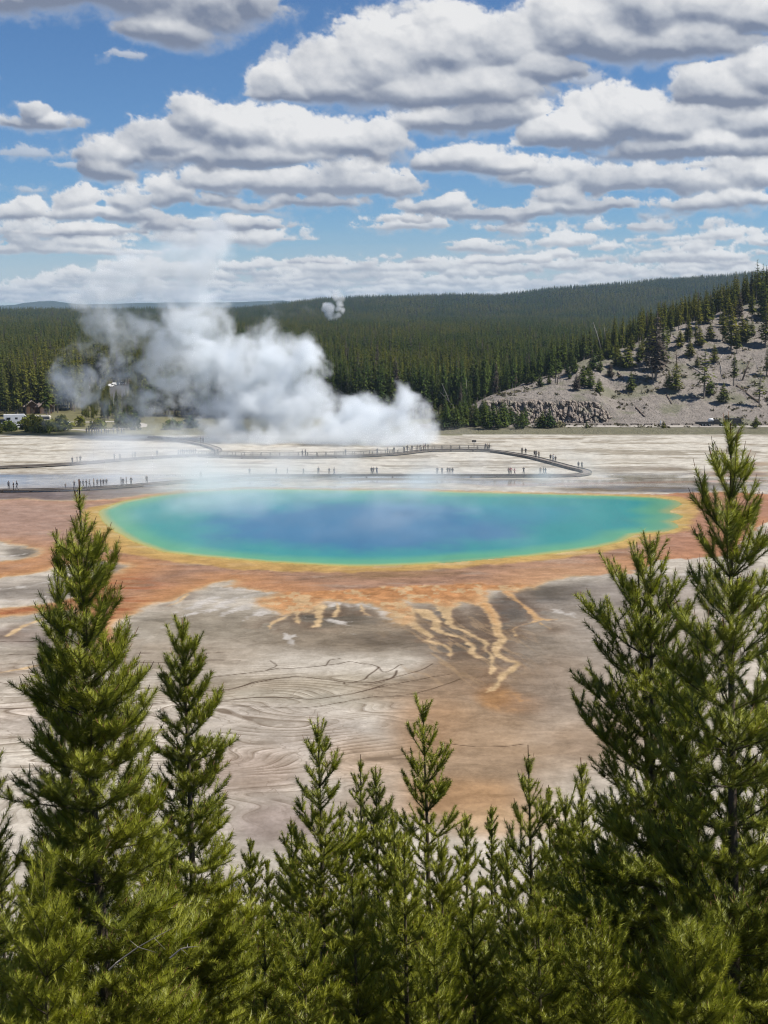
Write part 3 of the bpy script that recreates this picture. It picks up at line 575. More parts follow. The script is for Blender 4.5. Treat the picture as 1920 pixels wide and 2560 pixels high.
def pine_geometry(rng, tip, foot, prof, sp, dens, nw, nl, zmin, nb=5, curve=.5, top_stub=.07, keep=5, side=None):
    """tip, foot: world points. prof: [(distance below tip, crown half width)].  Returns wood sticks, needle shoots, buds"""
    tip = np.array(tip, float); foot = np.array(foot, float); ax = foot - tip; Ht = np.linalg.norm(ax); ax /= Ht
    bend = np.cross(ax, [0, 1, 0]) * rng.uniform(-.02, .02)
    tp = lambda h: tip + ax * h + bend * math.sin(h * 1.3) * min(h, 2.0) * .5
    wood, trunk, shoot, bud = [], [], [], []
    tr = lambda h: .0038 + .0100 * h
    ph = [p[0] for p in prof]; pw = [p[1] for p in prof]
    def limb(p, d, L, yrs, r, depth, tint, upk):
        """a branch of YRS yearly shoots that curves upwards"""
        n = max(1, yrs); sl = L / n; q = p.copy(); dd = d.copy()
        for i in range(n):
            left = n - 1 - i
            dd = dd + np.array([0, 0, upk / n * (1 + i * .35)]) + rng.normal(0, .07, 3); dd /= np.linalg.norm(dd)
            e = q + dd * sl * rng.uniform(.85, 1.15)
            r0 = max(r * (1 - i / (n + .6)), .0016); r1 = max(r * (1 - (i + 1) / (n + .6)), .0013)
            wood.append((*q, *e, r0, r1))
            if left < keep: shoot.append((*q, *e, tint + rng.normal(0, .09) + (.30, .10, -.14, -.32, -.40)[min(left, 4)], (1.5, 1.35, 1.0, .6, .45)[min(left, 4)]))  # tips paler, older inner shoots darker: crown shade added to the needle colour
            if left == 0:
                if rng.random() < .8: bl = rng.uniform(.3, 1.0) * top_stub * .55; u = dd + np.array([0, 0, .5]); u /= np.linalg.norm(u); bud.append((*e, *(e + u * bl), .0028, .0016))
            elif depth < 2 + (L > .12):
                a = np.cross(dd, [0, 0, 1.0]); a /= np.linalg.norm(a) + 1e-9; b = np.cross(a, dd)
                rem = L * (left / n)
                ks = rng.choice([2, 3, 4], p=[.25, .45, .30]) if depth == 0 else rng.choice([0, 1, 2, 3], p=[.1, .35, .35, .2])
                s0 = rng.choice([-1, 1])
                for k in range(ks):
                    sg = s0 if k % 2 == 0 else -s0; th = rng.uniform(.6, 1.0); vz = rng.uniform(-.15, .6)
                    ld = dd * math.cos(th) + (a * sg * math.sqrt(max(0, 1 - vz * vz)) + b * vz) * math.sin(th)
                    limb(e, ld / np.linalg.norm(ld), rem * rng.uniform(.55, .95), max(1, int(round(left * rng.uniform(.5, .95)))), r1 * .75, depth + 1, tint + rng.normal(0, .08), upk * .9)
            q = e
    # leader
    h = 0.0; k = 0
    bud.append((*tp(0), *tp(top_stub), .0045, .0045)); first = top_stub
    hs = [0.0]; 
    while True:
        k += 1; step = sp * rng.uniform(.8, 1.2) * (1.0 if k > 1 else .85)
        h2 = h + step
        trunk.append((*tp(h + (first if k == 1 else 0)), *tp(h2), tr(h), tr(h2)))
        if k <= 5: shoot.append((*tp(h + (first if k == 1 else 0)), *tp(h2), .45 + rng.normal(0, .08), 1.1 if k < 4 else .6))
        h = h2; p = tp(h)
        if h > Ht - .6 or p[2] < zmin: break
        hw = float(np.interp(h, ph, pw)); m = rng.integers(nb, nb + 3); a0 = rng.uniform(0, 6.28); base_t = rng.normal(.5, .10)
        th0 = np.interp(k, [1, 2, 3, 5, 8, 12], [.42, .62, .80, 1.05, 1.28, 1.42])
        for j in range(m):
            az = a0 + j * 2 * math.pi / m + rng.normal(0, .2); L = hw * rng.uniform(.68, 1.25)
            if side is not None: L *= 1 + side * math.cos(az)
            if L < .03: continue
            th = th0 * rng.uniform(.88, 1.12); d = np.array([math.cos(az) * math.sin(th), math.sin(az) * math.sin(th), math.cos(th)])
            L = L / max(.5, math.sin(min(th, 1.2)) * .9 + .1); yr = max(1, min(k, int(round(L / (sp * .62))), 9))
            limb(p.copy(), d, L, yr, min(.0020 + .0065 * L, tr(h) * .5), 0, base_t + rng.normal(0, .06), curve * rng.uniform(.7, 1.3))
        # a few short shoots between the whorls
        for j in range(rng.integers(1, 5)):
            az = rng.uniform(0, 6.28); hh = h - step * rng.uniform(.25, .75); d = np.array([math.cos(az) * .8, math.sin(az) * .8, .6]); limb(tp(hh), d, hw * rng.uniform(.2, .5), max(1, min(k - 1, 3)), .003, 1, base_t, curve)
    while True:   # bare stem down to the ground
        h2 = h + .5; trunk.append((*tp(h), *tp(min(h2, Ht)), tr(h), tr(h2))); h = h2
        if h > Ht: break
    return trunk, wood, shoot, bud
def needles(rng, shoot, dens, nw, nl, mid=(0, 0)):
    s = np.asarray(shoot, float); L = np.linalg.norm(s[:, 3:6] - s[:, :3], axis=1); n = np.maximum(1, np.round(L * dens * s[:, 7]).astype(int))
    idx = np.repeat(np.arange(len(s)), n); N = len(idx); t = rng.random(N)[:, None]
    p0, p1 = s[idx, :3], s[idx, 3:6]; ax = (p1 - p0) / (L[idx][:, None] + 1e-9); base = p0 + (p1 - p0) * t
    rv = rng.normal(0, 1, (N, 3)); rv -= ax * (rv * ax).sum(1, keepdims=True); rv /= np.linalg.norm(rv, axis=1, keepdims=True) + 1e-9
    phi = rng.uniform(.45, 1.15, N)[:, None]; d = ax * np.cos(phi) + rv * np.sin(phi); d[:, 2] += .12; d /= np.linalg.norm(d, axis=1, keepdims=True)
    ln = (nl * rng.uniform(.7, 1.2, N))[:, None]; out = base - np.array([mid[0], mid[1], 0]); out[:, 2] = 0; out /= np.linalg.norm(out, axis=1, keepdims=True) + .06
    nrm = rv * .75 + out * .55 + np.array([0, 0, .30]); nrm -= d * (nrm * d).sum(1, keepdims=True) * .6; nrm /= np.linalg.norm(nrm, axis=1, keepdims=True) + 1e-9
    sv = np.cross(d, nrm) + rng.normal(0, .35, (N, 3)); sv -= d * (sv * d).sum(1, keepdims=True); sv /= np.linalg.norm(sv, axis=1, keepdims=True) + 1e-9
    w = nw * rng.uniform(.8, 1.2, N)[:, None]
    flip = np.sign((np.cross(sv, d) * nrm).sum(1, keepdims=True)); sv = sv * np.where(flip == 0, 1, flip)
    v = np.stack([base - sv * w * .5, base + sv * w * .5, base + d * ln], 1).reshape(-1, 3)
    tint = np.repeat(np.clip(s[idx, 6] + rng.normal(0, .13, N), 0, 1), 3)
    return v, np.arange(3 * N).reshape(-1, 3), tint, np.repeat(nrm, 3, 0)
def build_pine(label, tip_px, d, foot_px, prof_px, seed, sp=.26, nb=5, dens=330, nw=None, nl=.044, tint=0.0, curve=.5, stub=.09, dead=(), side=None, below=170, keep=5, group='young pines on the slope below the viewpoint', foot=None):
    rng = np.random.default_rng(seed); mpp = d / F
    tip = at(*tip_px, d); f0 = np.array(at(*foot_px, d)); ax = (f0 - np.array(tip)); ax /= np.linalg.norm(ax)
    zg = float(slope_z(d)) - .25; k = (zg - tip[2]) / ax[2]; foot = np.array(tip) + ax * k
    prof = [(0, .02)] + [(a * mpp, b * mpp) for a, b in prof_px]
    zmin = max(at(960, 2560 + below, d)[2], zg + .5)
    nw = nw or max(.0025, d * .00034); dens *= 1.7; nl *= 1.12; prof_px = [(a, b * (1.14 if d > 12.5 else 1.0)) for a, b in prof_px]
    tr, wd, sh, bd = pine_geometry(rng, tip, foot, prof, sp, dens, nw, nl, zmin, nb, curve, stub, keep, side)
    root = empty('pine_tree', tuple(foot)); off = np.array(foot)
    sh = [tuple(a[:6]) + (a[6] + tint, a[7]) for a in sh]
    v1, q1 = prisms(tr, 8); v2, q2 = prisms(wd, 4); v = np.concatenate([v1, v2]) - off; q = np.concatenate([q1, q2 + len(v1)])
    mesh_obj('trunk', v, q, BARK, root, smooth=True)
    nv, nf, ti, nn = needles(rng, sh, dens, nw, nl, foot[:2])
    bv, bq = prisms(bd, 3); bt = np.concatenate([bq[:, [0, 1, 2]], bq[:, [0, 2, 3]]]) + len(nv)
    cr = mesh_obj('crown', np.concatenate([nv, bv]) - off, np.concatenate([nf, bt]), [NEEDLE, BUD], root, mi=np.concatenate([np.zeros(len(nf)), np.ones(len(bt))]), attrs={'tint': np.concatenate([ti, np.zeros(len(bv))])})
    bn = rng.normal(0, 1, (len(bv), 3)); bn /= np.linalg.norm(bn, axis=1, keepdims=True); cr.data.normals_split_custom_set_from_vertices(np.concatenate([nn, bn]).astype(np.float32).tolist())
    for pts in dead:
        seg = []; P = [np.array(at(x, y, d - .45)) - off for x, y in pts]
        for i in range(len(P) - 1): seg.append((*P[i], *P[i + 1], .006 * (1 - i / len(P)), .006 * (1 - (i + 1) / len(P)) + .001))
        for i in range(1, len(P)):
            for s in (-1, 1): e = P[i] + rng.normal(0, .04, 3) + np.array([.05, 0, .03 * s]); seg.append((*P[i], *e, .0022, .0006))
        dv, df = prisms(seg, 5); tag(mesh_obj('dead_branch', dv, df, DEADWOOD, root, smooth=True), 'bare grey dead branch')
    tag(root, label, 'pine tree', group); return root
PINES = [
    # label, tip, distance, point on the stem, profile (below tip, half width) in photo pixels, seed, extras (tint
    ('tall pine at the left whose bare leader overlaps the left end of the blue pool', (197, 1198), 8.2, (240, 2060), [(110, 20), (180, 44), (260, 88), (400, 140), (600, 180), (800, 205), (1000, 230), (1400, 260)], 11, dict(sp=.22, nb=7, dens=420, stub=.11, dead=[[(272, 2425), (300, 2400), (345, 2368), (385, 2345)], [(425, 2395), (452, 2372), (468, 2368)]])),
    ('secondary leader of a slim pine pressed against the tall left one', (142, 1322), 8.7, (165, 2000), [(60, 16), (140, 40), (260, 60), (400, 95), (700, 120), (1100, 130)], 12, dict(sp=.24, dens=400, stub=.10)),
    ('slender pine just right of the tall left one with open upper branches', (455, 1545), 11.0, (482, 2250), [(60, 30), (150, 60), (250, 96), (400, 124), (600, 150), (900, 175)], 13, dict(sp=.21, nb=6, dens=340, stub=.09)),
    ('dense dark pine below the cracked white sinter with a brown candle cluster', (795, 1806), 14.0, (811, 2520), [(60, 26), (140, 60), (260, 88), (420, 120), (700, 150)], 14, dict(sp=.28, stub=.12, dens=300)),
    ('thin pine with bare pointed top behind the dense dark pine', (901, 1886), 17.5, (905, 2300), [(60, 18), (140, 36), (260, 55), (500, 80)], 15, dict(sp=.26, dens=260)),
    ('broad dark pine wedged between the thin pine and the tall central one', (940, 1924), 16.0, (948, 2400), [(50, 24), (130, 58), (260, 80), (500, 100)], 16, dict(sp=.26, tint=-.15, dens=290)),
    ('tall central pine with a tufted tip over the tan run-off fan', (1057, 1752), 15.2, (1075, 2400), [(50, 26), (110, 56), (190, 88), (300, 98), (450, 120), (700, 140)], 17, dict(sp=.34, dens=290, tint=.06, stub=.06)),
    ('narrow column pine at the lower edge of the cream fan', (1228, 2010), 18.5, (1232, 2400), [(40, 14), (110, 38), (220, 44), (400, 60)], 18, dict(sp=.24, dens=260)),
    ('pine with a spear-like leader in front of the tan flat right of centre', (1320, 1862), 13.4, (1336, 2450), [(70, 14), (120, 34), (180, 62), (300, 92), (480, 125), (800, 150)], 19, dict(sp=.30, dens=300, tint=-.05, stub=.13)),
    ('bushy open pine left of the largest right pine with two leaders', (1625, 1336), 11.4, (1636, 2100), [(70, 34), (150, 70), (240, 118), (360, 185), (520, 230), (800, 255)], 20, dict(sp=.30, nb=6, dens=340, tint=-.05, side=-.12)),
    ('thin second leader close beside the bushy open pine', (1592, 1354), 11.6, (1612, 1800), [(60, 20), (150, 44), (260, 60), (420, 70)], 21, dict(sp=.30, dens=320, below=-500)),
    ('largest pine at the right edge rising in front of the far white flats', (1827, 1058), 9.0, (1832, 2200), [(60, 24), (140, 62), (230, 96), (330, 130), (460, 165), (650, 205), (900, 250), (1400, 290)], 22, dict(sp=.28, dens=420, stub=.16, nb=6)),
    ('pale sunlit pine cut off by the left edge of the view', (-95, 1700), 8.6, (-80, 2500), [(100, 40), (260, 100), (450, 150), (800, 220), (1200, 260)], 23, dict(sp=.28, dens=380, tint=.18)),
    ('small pine tuft filling the gap right of the slender pine', (626, 2094), 17.0, (634, 2500), [(40, 16), (120, 44), (260, 70), (500, 90)], 24, dict(sp=.24, dens=270)),
    ('smallest pine spire beside the dense dark pine', (668, 2150), 18.0, (672, 2500), [(40, 16), (140, 44), (300, 60)], 25, dict(sp=.22, dens=260)),
    ('short pine half hidden below the tall central pine on its right', (1166, 2040), 17.0, (1170, 2450), [(40, 18), (120, 46), (260, 74), (500, 90)], 26, dict(sp=.24, dens=270)),
    ('blunt pine between the spear-topped pine and the bushy open one', (1371, 1962), 15.2, (1382, 2450), [(50, 20), (130, 52), (260, 84), (500, 120)], 27, dict(sp=.27, dens=290)),
    ('low pine tucked under the bushy pine beside the blunt one', (1412, 1988), 14.4, (1430, 2450), [(40, 22), (120, 60), (260, 95), (500, 130)], 28, dict(sp=.26, dens=300, tint=-.08)),
    ('pale green sapling top under the long left branch of the bushy pine', (1452, 1894), 13.0, (1470, 2400), [(50, 16), (120, 40), (240, 70), (450, 110)], 29, dict(sp=.24, dens=310, tint=.12)),
    ('yellow-green pine at the bottom between the dense dark and central pines', (1010, 2092), 12.2, (1020, 2560), [(60, 26), (150, 64), (300, 100), (500, 130)], 30, dict(sp=.26, dens=340, tint=.16)),
    ('bright bushy pine at the bottom right of the dense dark pine', (880, 2190), 11.6, (892, 2560), [(60, 28), (150, 66), (300, 110), (500, 140)], 31, dict(sp=.26, dens=340, tint=.12)),
    ('olive pine at the bottom below the short central pine', (1180, 2240), 12.0, (1190, 2560), [(50, 30), (150, 70), (300, 110)], 32, dict(sp=.25, dens=340, tint=.10)),
    ('low dark pine at the bottom below the slender left pine', (560, 2190), 12.6, (566, 2560), [(50, 26), (150, 62), (300, 100)], 33, dict(sp=.26, dens=320, tint=-.12)),
    ('shaded pine at the bottom between slender and dense pines', (660, 2290), 11.8, (668, 2560), [(50, 28), (150, 70), (280, 100)], 34, dict(sp=.25, dens=330, tint=-.05)),
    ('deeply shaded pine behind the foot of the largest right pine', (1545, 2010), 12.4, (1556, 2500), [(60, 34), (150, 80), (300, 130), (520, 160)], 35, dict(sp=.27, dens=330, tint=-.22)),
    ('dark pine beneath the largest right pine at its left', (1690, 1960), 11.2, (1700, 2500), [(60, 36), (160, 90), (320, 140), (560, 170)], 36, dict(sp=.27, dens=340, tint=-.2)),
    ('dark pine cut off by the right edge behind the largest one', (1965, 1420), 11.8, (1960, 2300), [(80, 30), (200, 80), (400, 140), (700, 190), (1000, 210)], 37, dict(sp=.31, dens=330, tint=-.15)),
    ('bright low pine top near the bottom right corner', (1735, 2330), 7.6, (1740, 2560), [(50, 40), (110, 100), (220, 160)], 38, dict(sp=.17, dens=460, tint=.2, stub=.04)),  # added tree for sunlit lower branches of the big pines; tint brightens it
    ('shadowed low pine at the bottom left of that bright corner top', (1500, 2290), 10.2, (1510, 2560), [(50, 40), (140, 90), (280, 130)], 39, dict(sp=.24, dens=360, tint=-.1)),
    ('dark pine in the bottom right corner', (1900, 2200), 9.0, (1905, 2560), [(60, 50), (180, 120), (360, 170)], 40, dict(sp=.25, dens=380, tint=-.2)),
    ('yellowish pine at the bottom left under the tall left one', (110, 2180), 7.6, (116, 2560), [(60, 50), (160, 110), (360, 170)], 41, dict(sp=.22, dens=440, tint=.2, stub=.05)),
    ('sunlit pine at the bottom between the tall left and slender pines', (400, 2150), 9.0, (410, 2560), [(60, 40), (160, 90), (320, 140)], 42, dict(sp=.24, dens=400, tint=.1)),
    ('olive pine at the bottom below the spear-topped pine', (1345, 2230), 10.8, (1350, 2560), [(60, 34), (160, 80), (300, 120)], 43, dict(sp=.25, dens=350, tint=.02)),
    ('pale bushy pine at the bottom centre', (760, 2300), 10.4, (766, 2560), [(60, 36), (160, 86), (300, 120)], 44, dict(sp=.25, dens=360, tint=.1)),
    ('slim green pine filling the gap left of the dense dark one', (728, 2050), 15.0, (734, 2500), [(50, 20), (130, 52), (280, 84), (500, 110)], 46, dict(dens=290, tint=.02)),
    ('leafy pine squeezed between the dense dark and the thin bare-topped pine', (852, 2004), 15.6, (858, 2500), [(50, 20), (130, 50), (280, 84), (500, 110)], 47, dict(dens=290, tint=.06)),
    ('fresh green pine in front of the stem of the tall central pine', (985, 2024), 13.8, (990, 2500), [(50, 22), (130, 56), (280, 92), (500, 120)], 48, dict(dens=310, tint=.08)),
    ('round-shouldered pine right of the tall central pine', (1104, 2104), 14.6, (1110, 2500), [(50, 22), (130, 56), (280, 92), (500, 120)], 49, dict(dens=300, tint=.04)),
    ('small dense pine left of the spear-topped pine', (1268, 2096), 14.8, (1272, 2500), [(50, 20), (130, 52), (280, 84), (500, 110)], 50, dict(dens=300, tint=-.04)),
    ('low green pine at the bottom right of centre', (1090, 2330), 10.0, (1096, 2560), [(60, 38), (160, 90), (300, 120)], 45, dict(sp=.24, dens=370, tint=.12)),
]
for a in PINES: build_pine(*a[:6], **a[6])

def thicket():
    """more young pines lower down the slope, seen through the gaps"""
    rng = np.random.default_rng(91); protos = []; G_ = 'dense thicket lower on the slope'; LB = 'young pine in the dense thicket low on the slope, seen between the nearer pines'
    for i in range(5): protos.append(build_pine(LB, (900, 2200), 26.0, (900, 2500), [(40, 16), (110, 44), (220, 66), (420, 90)], 60 + i, sp=.30, dens=150, nw=.009, nl=.05, below=420, group=G_))
    for i in range(96):
        d = 17 + 50 * ((i * 37) % 96) / 96; px = rng.uniform(-60, 1980); o = protos[i % 5] if i < 5 else copy_tree(protos[i % 5]); top = rng.uniform(2215, 2480) if 520 < px < 1480 else rng.uniform(2080, 2460)
        X = (px - CX) / F * d; zt = at(px, top, d)[2]; zg = float(slope_z(d)) - .25; h0 = at(900, 2200, 26.0)[2] - (float(slope_z(26.0)) - .25); k = max(.35, (zt - zg) / h0); o.location = (X, d, zg); o.scale = (k * 1.15, k * 1.15, k); o.rotation_euler = (0, 0, rng.uniform(0, 6.28))
thicket()
def build_slope():
    ys = np.arange(-60, 86, .8); xs = np.arange(-70, 70.1, .8); X, Y = np.meshgrid(xs, ys)
    Z = slope_z(Y) - .12 + .5 * (fbm(X / 6, Y / 6, 4, 4) - .5); nr, nc = X.shape; i = np.arange(nr * nc).reshape(nr, nc)
    f = np.stack([i[:-1, :-1], i[:-1, 1:], i[1:, 1:], i[1:, :-1]], -1).reshape(-1, 4)
    t = NT('dry_slope_soil'); n = t.noise(t.pos(), 1.6, 6, .65); g = t.noise(t.pos(), .35, 4)
    c = t.mix(n, (.035, .032, .02), (.12, .105, .07)); c = t.mix(t.ramp(g, .45, .6), c, (.10, .11, .045)); t.bsdf(Base_Color=c, Roughness=.95, Normal=t.bump(n, .8, .1))
    tag(mesh_obj('hillside', np.stack([X, Y, Z], -1).reshape(-1, 3), f, t.m, smooth=True), kind='structure')
build_slope()
# ---------------------------------------------------------------- the pale hill on the right, with its rock outcrop
CREST = [at(x, y, Y) for x, y, Y in [(1040, 1068, 421), (1090, 1056, 425), (1140, 1040, 430), (1200, 1003, 440), (1300, 962, 450), (1400, 927, 462), (1500, 892, 474), (1560, 872, 482), (1640, 838, 494), (1740, 800, 508), (1850, 768, 520), (1920, 745, 530), (2100, 690, 548), (2600, 640, 570)]]
CXs = [c[0] for c in CREST]
def hill_z(X, Y):
    X = np.asarray(X, float); Y = np.asarray(Y, float)
    yc = np.interp(X, CXs, [c[1] for c in CREST]); zc = np.maximum(np.interp(X, CXs, [c[2] for c in CREST]), 0) ; zc = np.where(X < CXs[0], 0, zc)
    yb = 416 + 1.5 * (fbm(X / 14, X * 0, 8, 3) - .5); t = np.clip((Y - yb) / np.maximum(yc - yb, 2), 0, 1)
    z = 1.2 + (zc - 1.2) * (.78 * t + .22 * t * t * (3 - 2 * t))
    cl = sstep(27, 33, X) * sstep(72, 63, X)                      # a step where the rock stands
    rt = np.minimum(8.4, zc); zk = 1.2 + (rt - 1.2) * sstep(421.5, 426, Y) + (zc - rt) * np.clip((Y - 426) / np.maximum(yc - 426, 2), 0, 1)
    z = np.where(zc > 1.2, z * (1 - cl) + zk * cl, 1.2 * np.ones_like(z))
    z = z - np.clip(Y - yc - 3, 0, 400) * .16
    z = z + sstep(0, .2, t) * (1.9 * (fbm(X / 9, Y / 12, 41, 4) - .5) + .9 * (fbm(X / 2.2, Y / 3, 43, 4) - .5))
    edge = sstep(CXs[0] - 4, CXs[0] + 10, X)
    bank = sstep(396.5, 402, Y)                                    # low bank below the road
    return np.maximum((z * edge) * bank + .0, -3) - .05 * (1 - bank) - 2.5 * (1 - edge) * 0 - .02
def build_hill():
    xs = np.arange(8, 230, .65); ys = np.concatenate([np.arange(395, 545, .6), np.arange(545, 760, 2.5)]); X, Y = np.meshgrid(xs, ys)
    Z = hill_z(X, Y); Z = np.where(X < 10, np.minimum(Z, -.05), Z); nr, nc = X.shape; i = np.arange(nr * nc).reshape(nr, nc)
    f = np.stack([i[:-1, :-1], i[:-1, 1:], i[1:, 1:], i[1:, :-1]], -1).reshape(-1, 4)
    t = NT('pale_hill_soil'); n = t.noise(t.pos(), .5, 7, .68); g = t.noise(t.pos(.5, .5, .5), .16, 5, .6); s = t.noise(t.pos(), 2.4, 4, .7)
    c = t.mix(n, (.15, .13, .112), (.42, .37, .325)); c = t.mix(t.ramp(s, .56, .62), c, (.07, .062, .045)); c = t.mix(t.ramp(g, .50, .62), c, t.mix(n, (.15, .145, .10), (.26, .245, .18)))
    gr = t.attr('grass').outputs['Fac']; gc = t.mix(n, (.105, .105, .060), (.235, .215, .14)); c = t.mix(gr, c, gc)
    t.bsdf(Base_Color=c, Roughness=.95, Specular_IOR_Level=.1, Normal=t.bump(t.math('ADD', n, t.math('MULTIPLY', s, .6)), 1.0, 1.0))
    grass = sstep(411, 405, Y) * (.7 + .3 * fbm(X / 3, Y / 1.2, 4, 3)) + .8 * sstep(560, 600, Y)
    tag(mesh_obj('hill', np.stack([X, Y, Z], -1).reshape(-1, 3), f, t.m, smooth=True, attrs={'grass': np.clip(grass, 0, 1).ravel()}), kind='structure')
    # rock outcrop: broken columns of pale brown rock
    S, T = np.meshgrid(np.linspace(0, 1, 250), np.linspace(0, 1, 54)); x = 27 + S * 44
    top = np.interp(x, [27, 30, 36, 44, 52, 58, 64, 71], [4.0, 7.2, 8.4, 8.2, 8.0, 8.0, 7.4, 1.6]) + 1.6 * (fbm(x / 3, x * 0, 61, 4) - .5)
    z = .9 + T * (top - .9)
    def wor(a, b, seed):
        ia, ib = np.floor(a).astype(int), np.floor(b).astype(int); m = np.full(a.shape, 9.0); m2 = m.copy(); zz = np.zeros_like(ia); val = np.zeros(a.shape)
        for da in (-1, 0, 1):
            for db in (-1, 0, 1):
                px = ia + da + _hash(ia + da, ib + db, zz, seed); py = ib + db + _hash(ia + da, ib + db, zz, seed + 3); d = np.hypot(px - a, py - b)
                val = np.where(d < m, _hash(ia + da, ib + db, zz, seed + 9), val); m2 = np.minimum(np.maximum(d, m), m2); m = np.minimum(m, d)
        return m2 - m, val
    e1, v1 = wor(x / 1.5 + .9 * fbm(x / 2, z / 2, 3, 3), z / 3.0, 5); e2, v2 = wor(x / .8, z / 1.1, 15)
    dis = 1.5 * v1 + .8 * v2 - .9 * (1 - sstep(0, .22, e1)) - .3 * (1 - sstep(0, .2, e2)) + 1.0 * (fbm(x / .7, z / .7, 71, 4) - .5)
    yb = 420.6 + T * 5.0 - dis * sstep(0, .1, T) * sstep(1, .9, T) * sstep(0, .04, S) * sstep(1, .95, S); yb = yb + 6 * sstep(.92, 1, T)
    z = np.where(T > .97, z - 1.2, z); nr, nc = S.shape; i = np.arange(nr * nc).reshape(nr, nc); f = np.stack([i[:-1, :-1], i[:-1, 1:], i[1:, 1:], i[1:, :-1]], -1).reshape(-1, 4)
    t = NT('outcrop_rock'); n = t.noise(t.pos(1, 1, .5), .9, 6, .7); g = t.noise(t.pos(), .25, 3); c = t.mix(n, (.13, .105, .085), (.37, .315, .27)); c = t.mix(t.ramp(g, .5, .7), c, (.24, .22, .17)); t.bsdf(Base_Color=c, Roughness=.95, Specular_IOR_Level=.1, Normal=t.bump(n, .8, .3))
    o = mesh_obj('rock_outcrop', np.stack([x, yb, z], -1).reshape(-1, 3), f, t.m, smooth=False); tag(o, 'broken brown rock face at the foot of the pale hill', 'rock')
build_hill()
def scrub():
    rg = np.random.default_rng(5); V = []
    while len(V) < 900 * 14:
        X = rg.uniform(20, 165); Y = rg.uniform(404, 540); yc = np.interp(X, CXs, [c[1] for c in CREST])
        if Y > yc - 1 or fbm(np.array([X / 14.0]), np.array([Y / 14.0]), 6, 3)[0] < .47 or 416 < Y < 428 and X < 74: continue
        z = float(hill_z(np.array([X]), np.array([Y]))[0]); s = rg.uniform(.25, .8)
        for k in range(14): c = np.array([X, Y, z]) + rg.normal(0, .5, 3) * s * np.array([1, 1, .35]) + np.array([0, 0, .3 * s]); V.append([c + rg.normal(0, .45, 3) * s for q in range(3)])
    v = np.array(V).reshape(-1, 3); t = NT('dry_scrub'); n = t.noise(t.pos(), .3, 3); t.bsdf(Base_Color=t.mix(n, (.055, .055, .028), (.17, .145, .085)), Roughness=1.0, Specular_IOR_Level=0.0)
    tag(mesh_obj('scrub', v, np.arange(len(v)).reshape(-1, 3), t.m), 'low dry scrub dotted over the pale hillside', None, None, 'stuff')
scrub()
# ---------------------------------------------------------------- distant wooded ridges and blue hills
RIDGE = [(380, 775), (560, 771), (640, 764), (700, 758), (760, 750), (830, 743), (900, 740), (1000, 737), (1130, 735), (1240, 737), (1290, 730), (1400, 717), (1500, 710), (1600, 702), (1700, 694), (1800, 688), (1920, 678), (2200, 668), (2700, 690)]
RIDGE_B = [(-900, 776), (-500, 774), (-200, 773), (0, 771), (200, 770), (400, 772), (560, 773), (640, 778), (760, 790)]
def ridge_z(X, Y):
    """wooded country beyond the plain"""
    px = CX + F * X / np.maximum(Y * CP, 1) ; 
    zr = np.interp(px, [p[0] for p in RIDGE], [H + (762 - p[1]) / F * 4000 * .985 - 15 for p in RIDGE]); tr = sstep(2150, 4000, Y) * .75 + .25 * np.clip((Y - 2150) / 1850, 0, 1)
    zb = np.interp(px, [p[0] for p in RIDGE_B], [H + (762 - p[1]) / F * 3300 * .985 - 14 for p in RIDGE_B]); tb = sstep(2200, 3300, Y)
    z = np.maximum(zr * np.clip(tr, 0, 1) - np.clip(Y - 4000, 0, 900) * .12, zb * np.clip(tb, 0, 1) * (px < 800) - np.clip(Y - 3300, 0, 900) * .12)
    return np.maximum(z, 0) + 5 * (fbm(X / 260, Y / 260, 51, 4) - .5) * sstep(2200, 2700, Y)
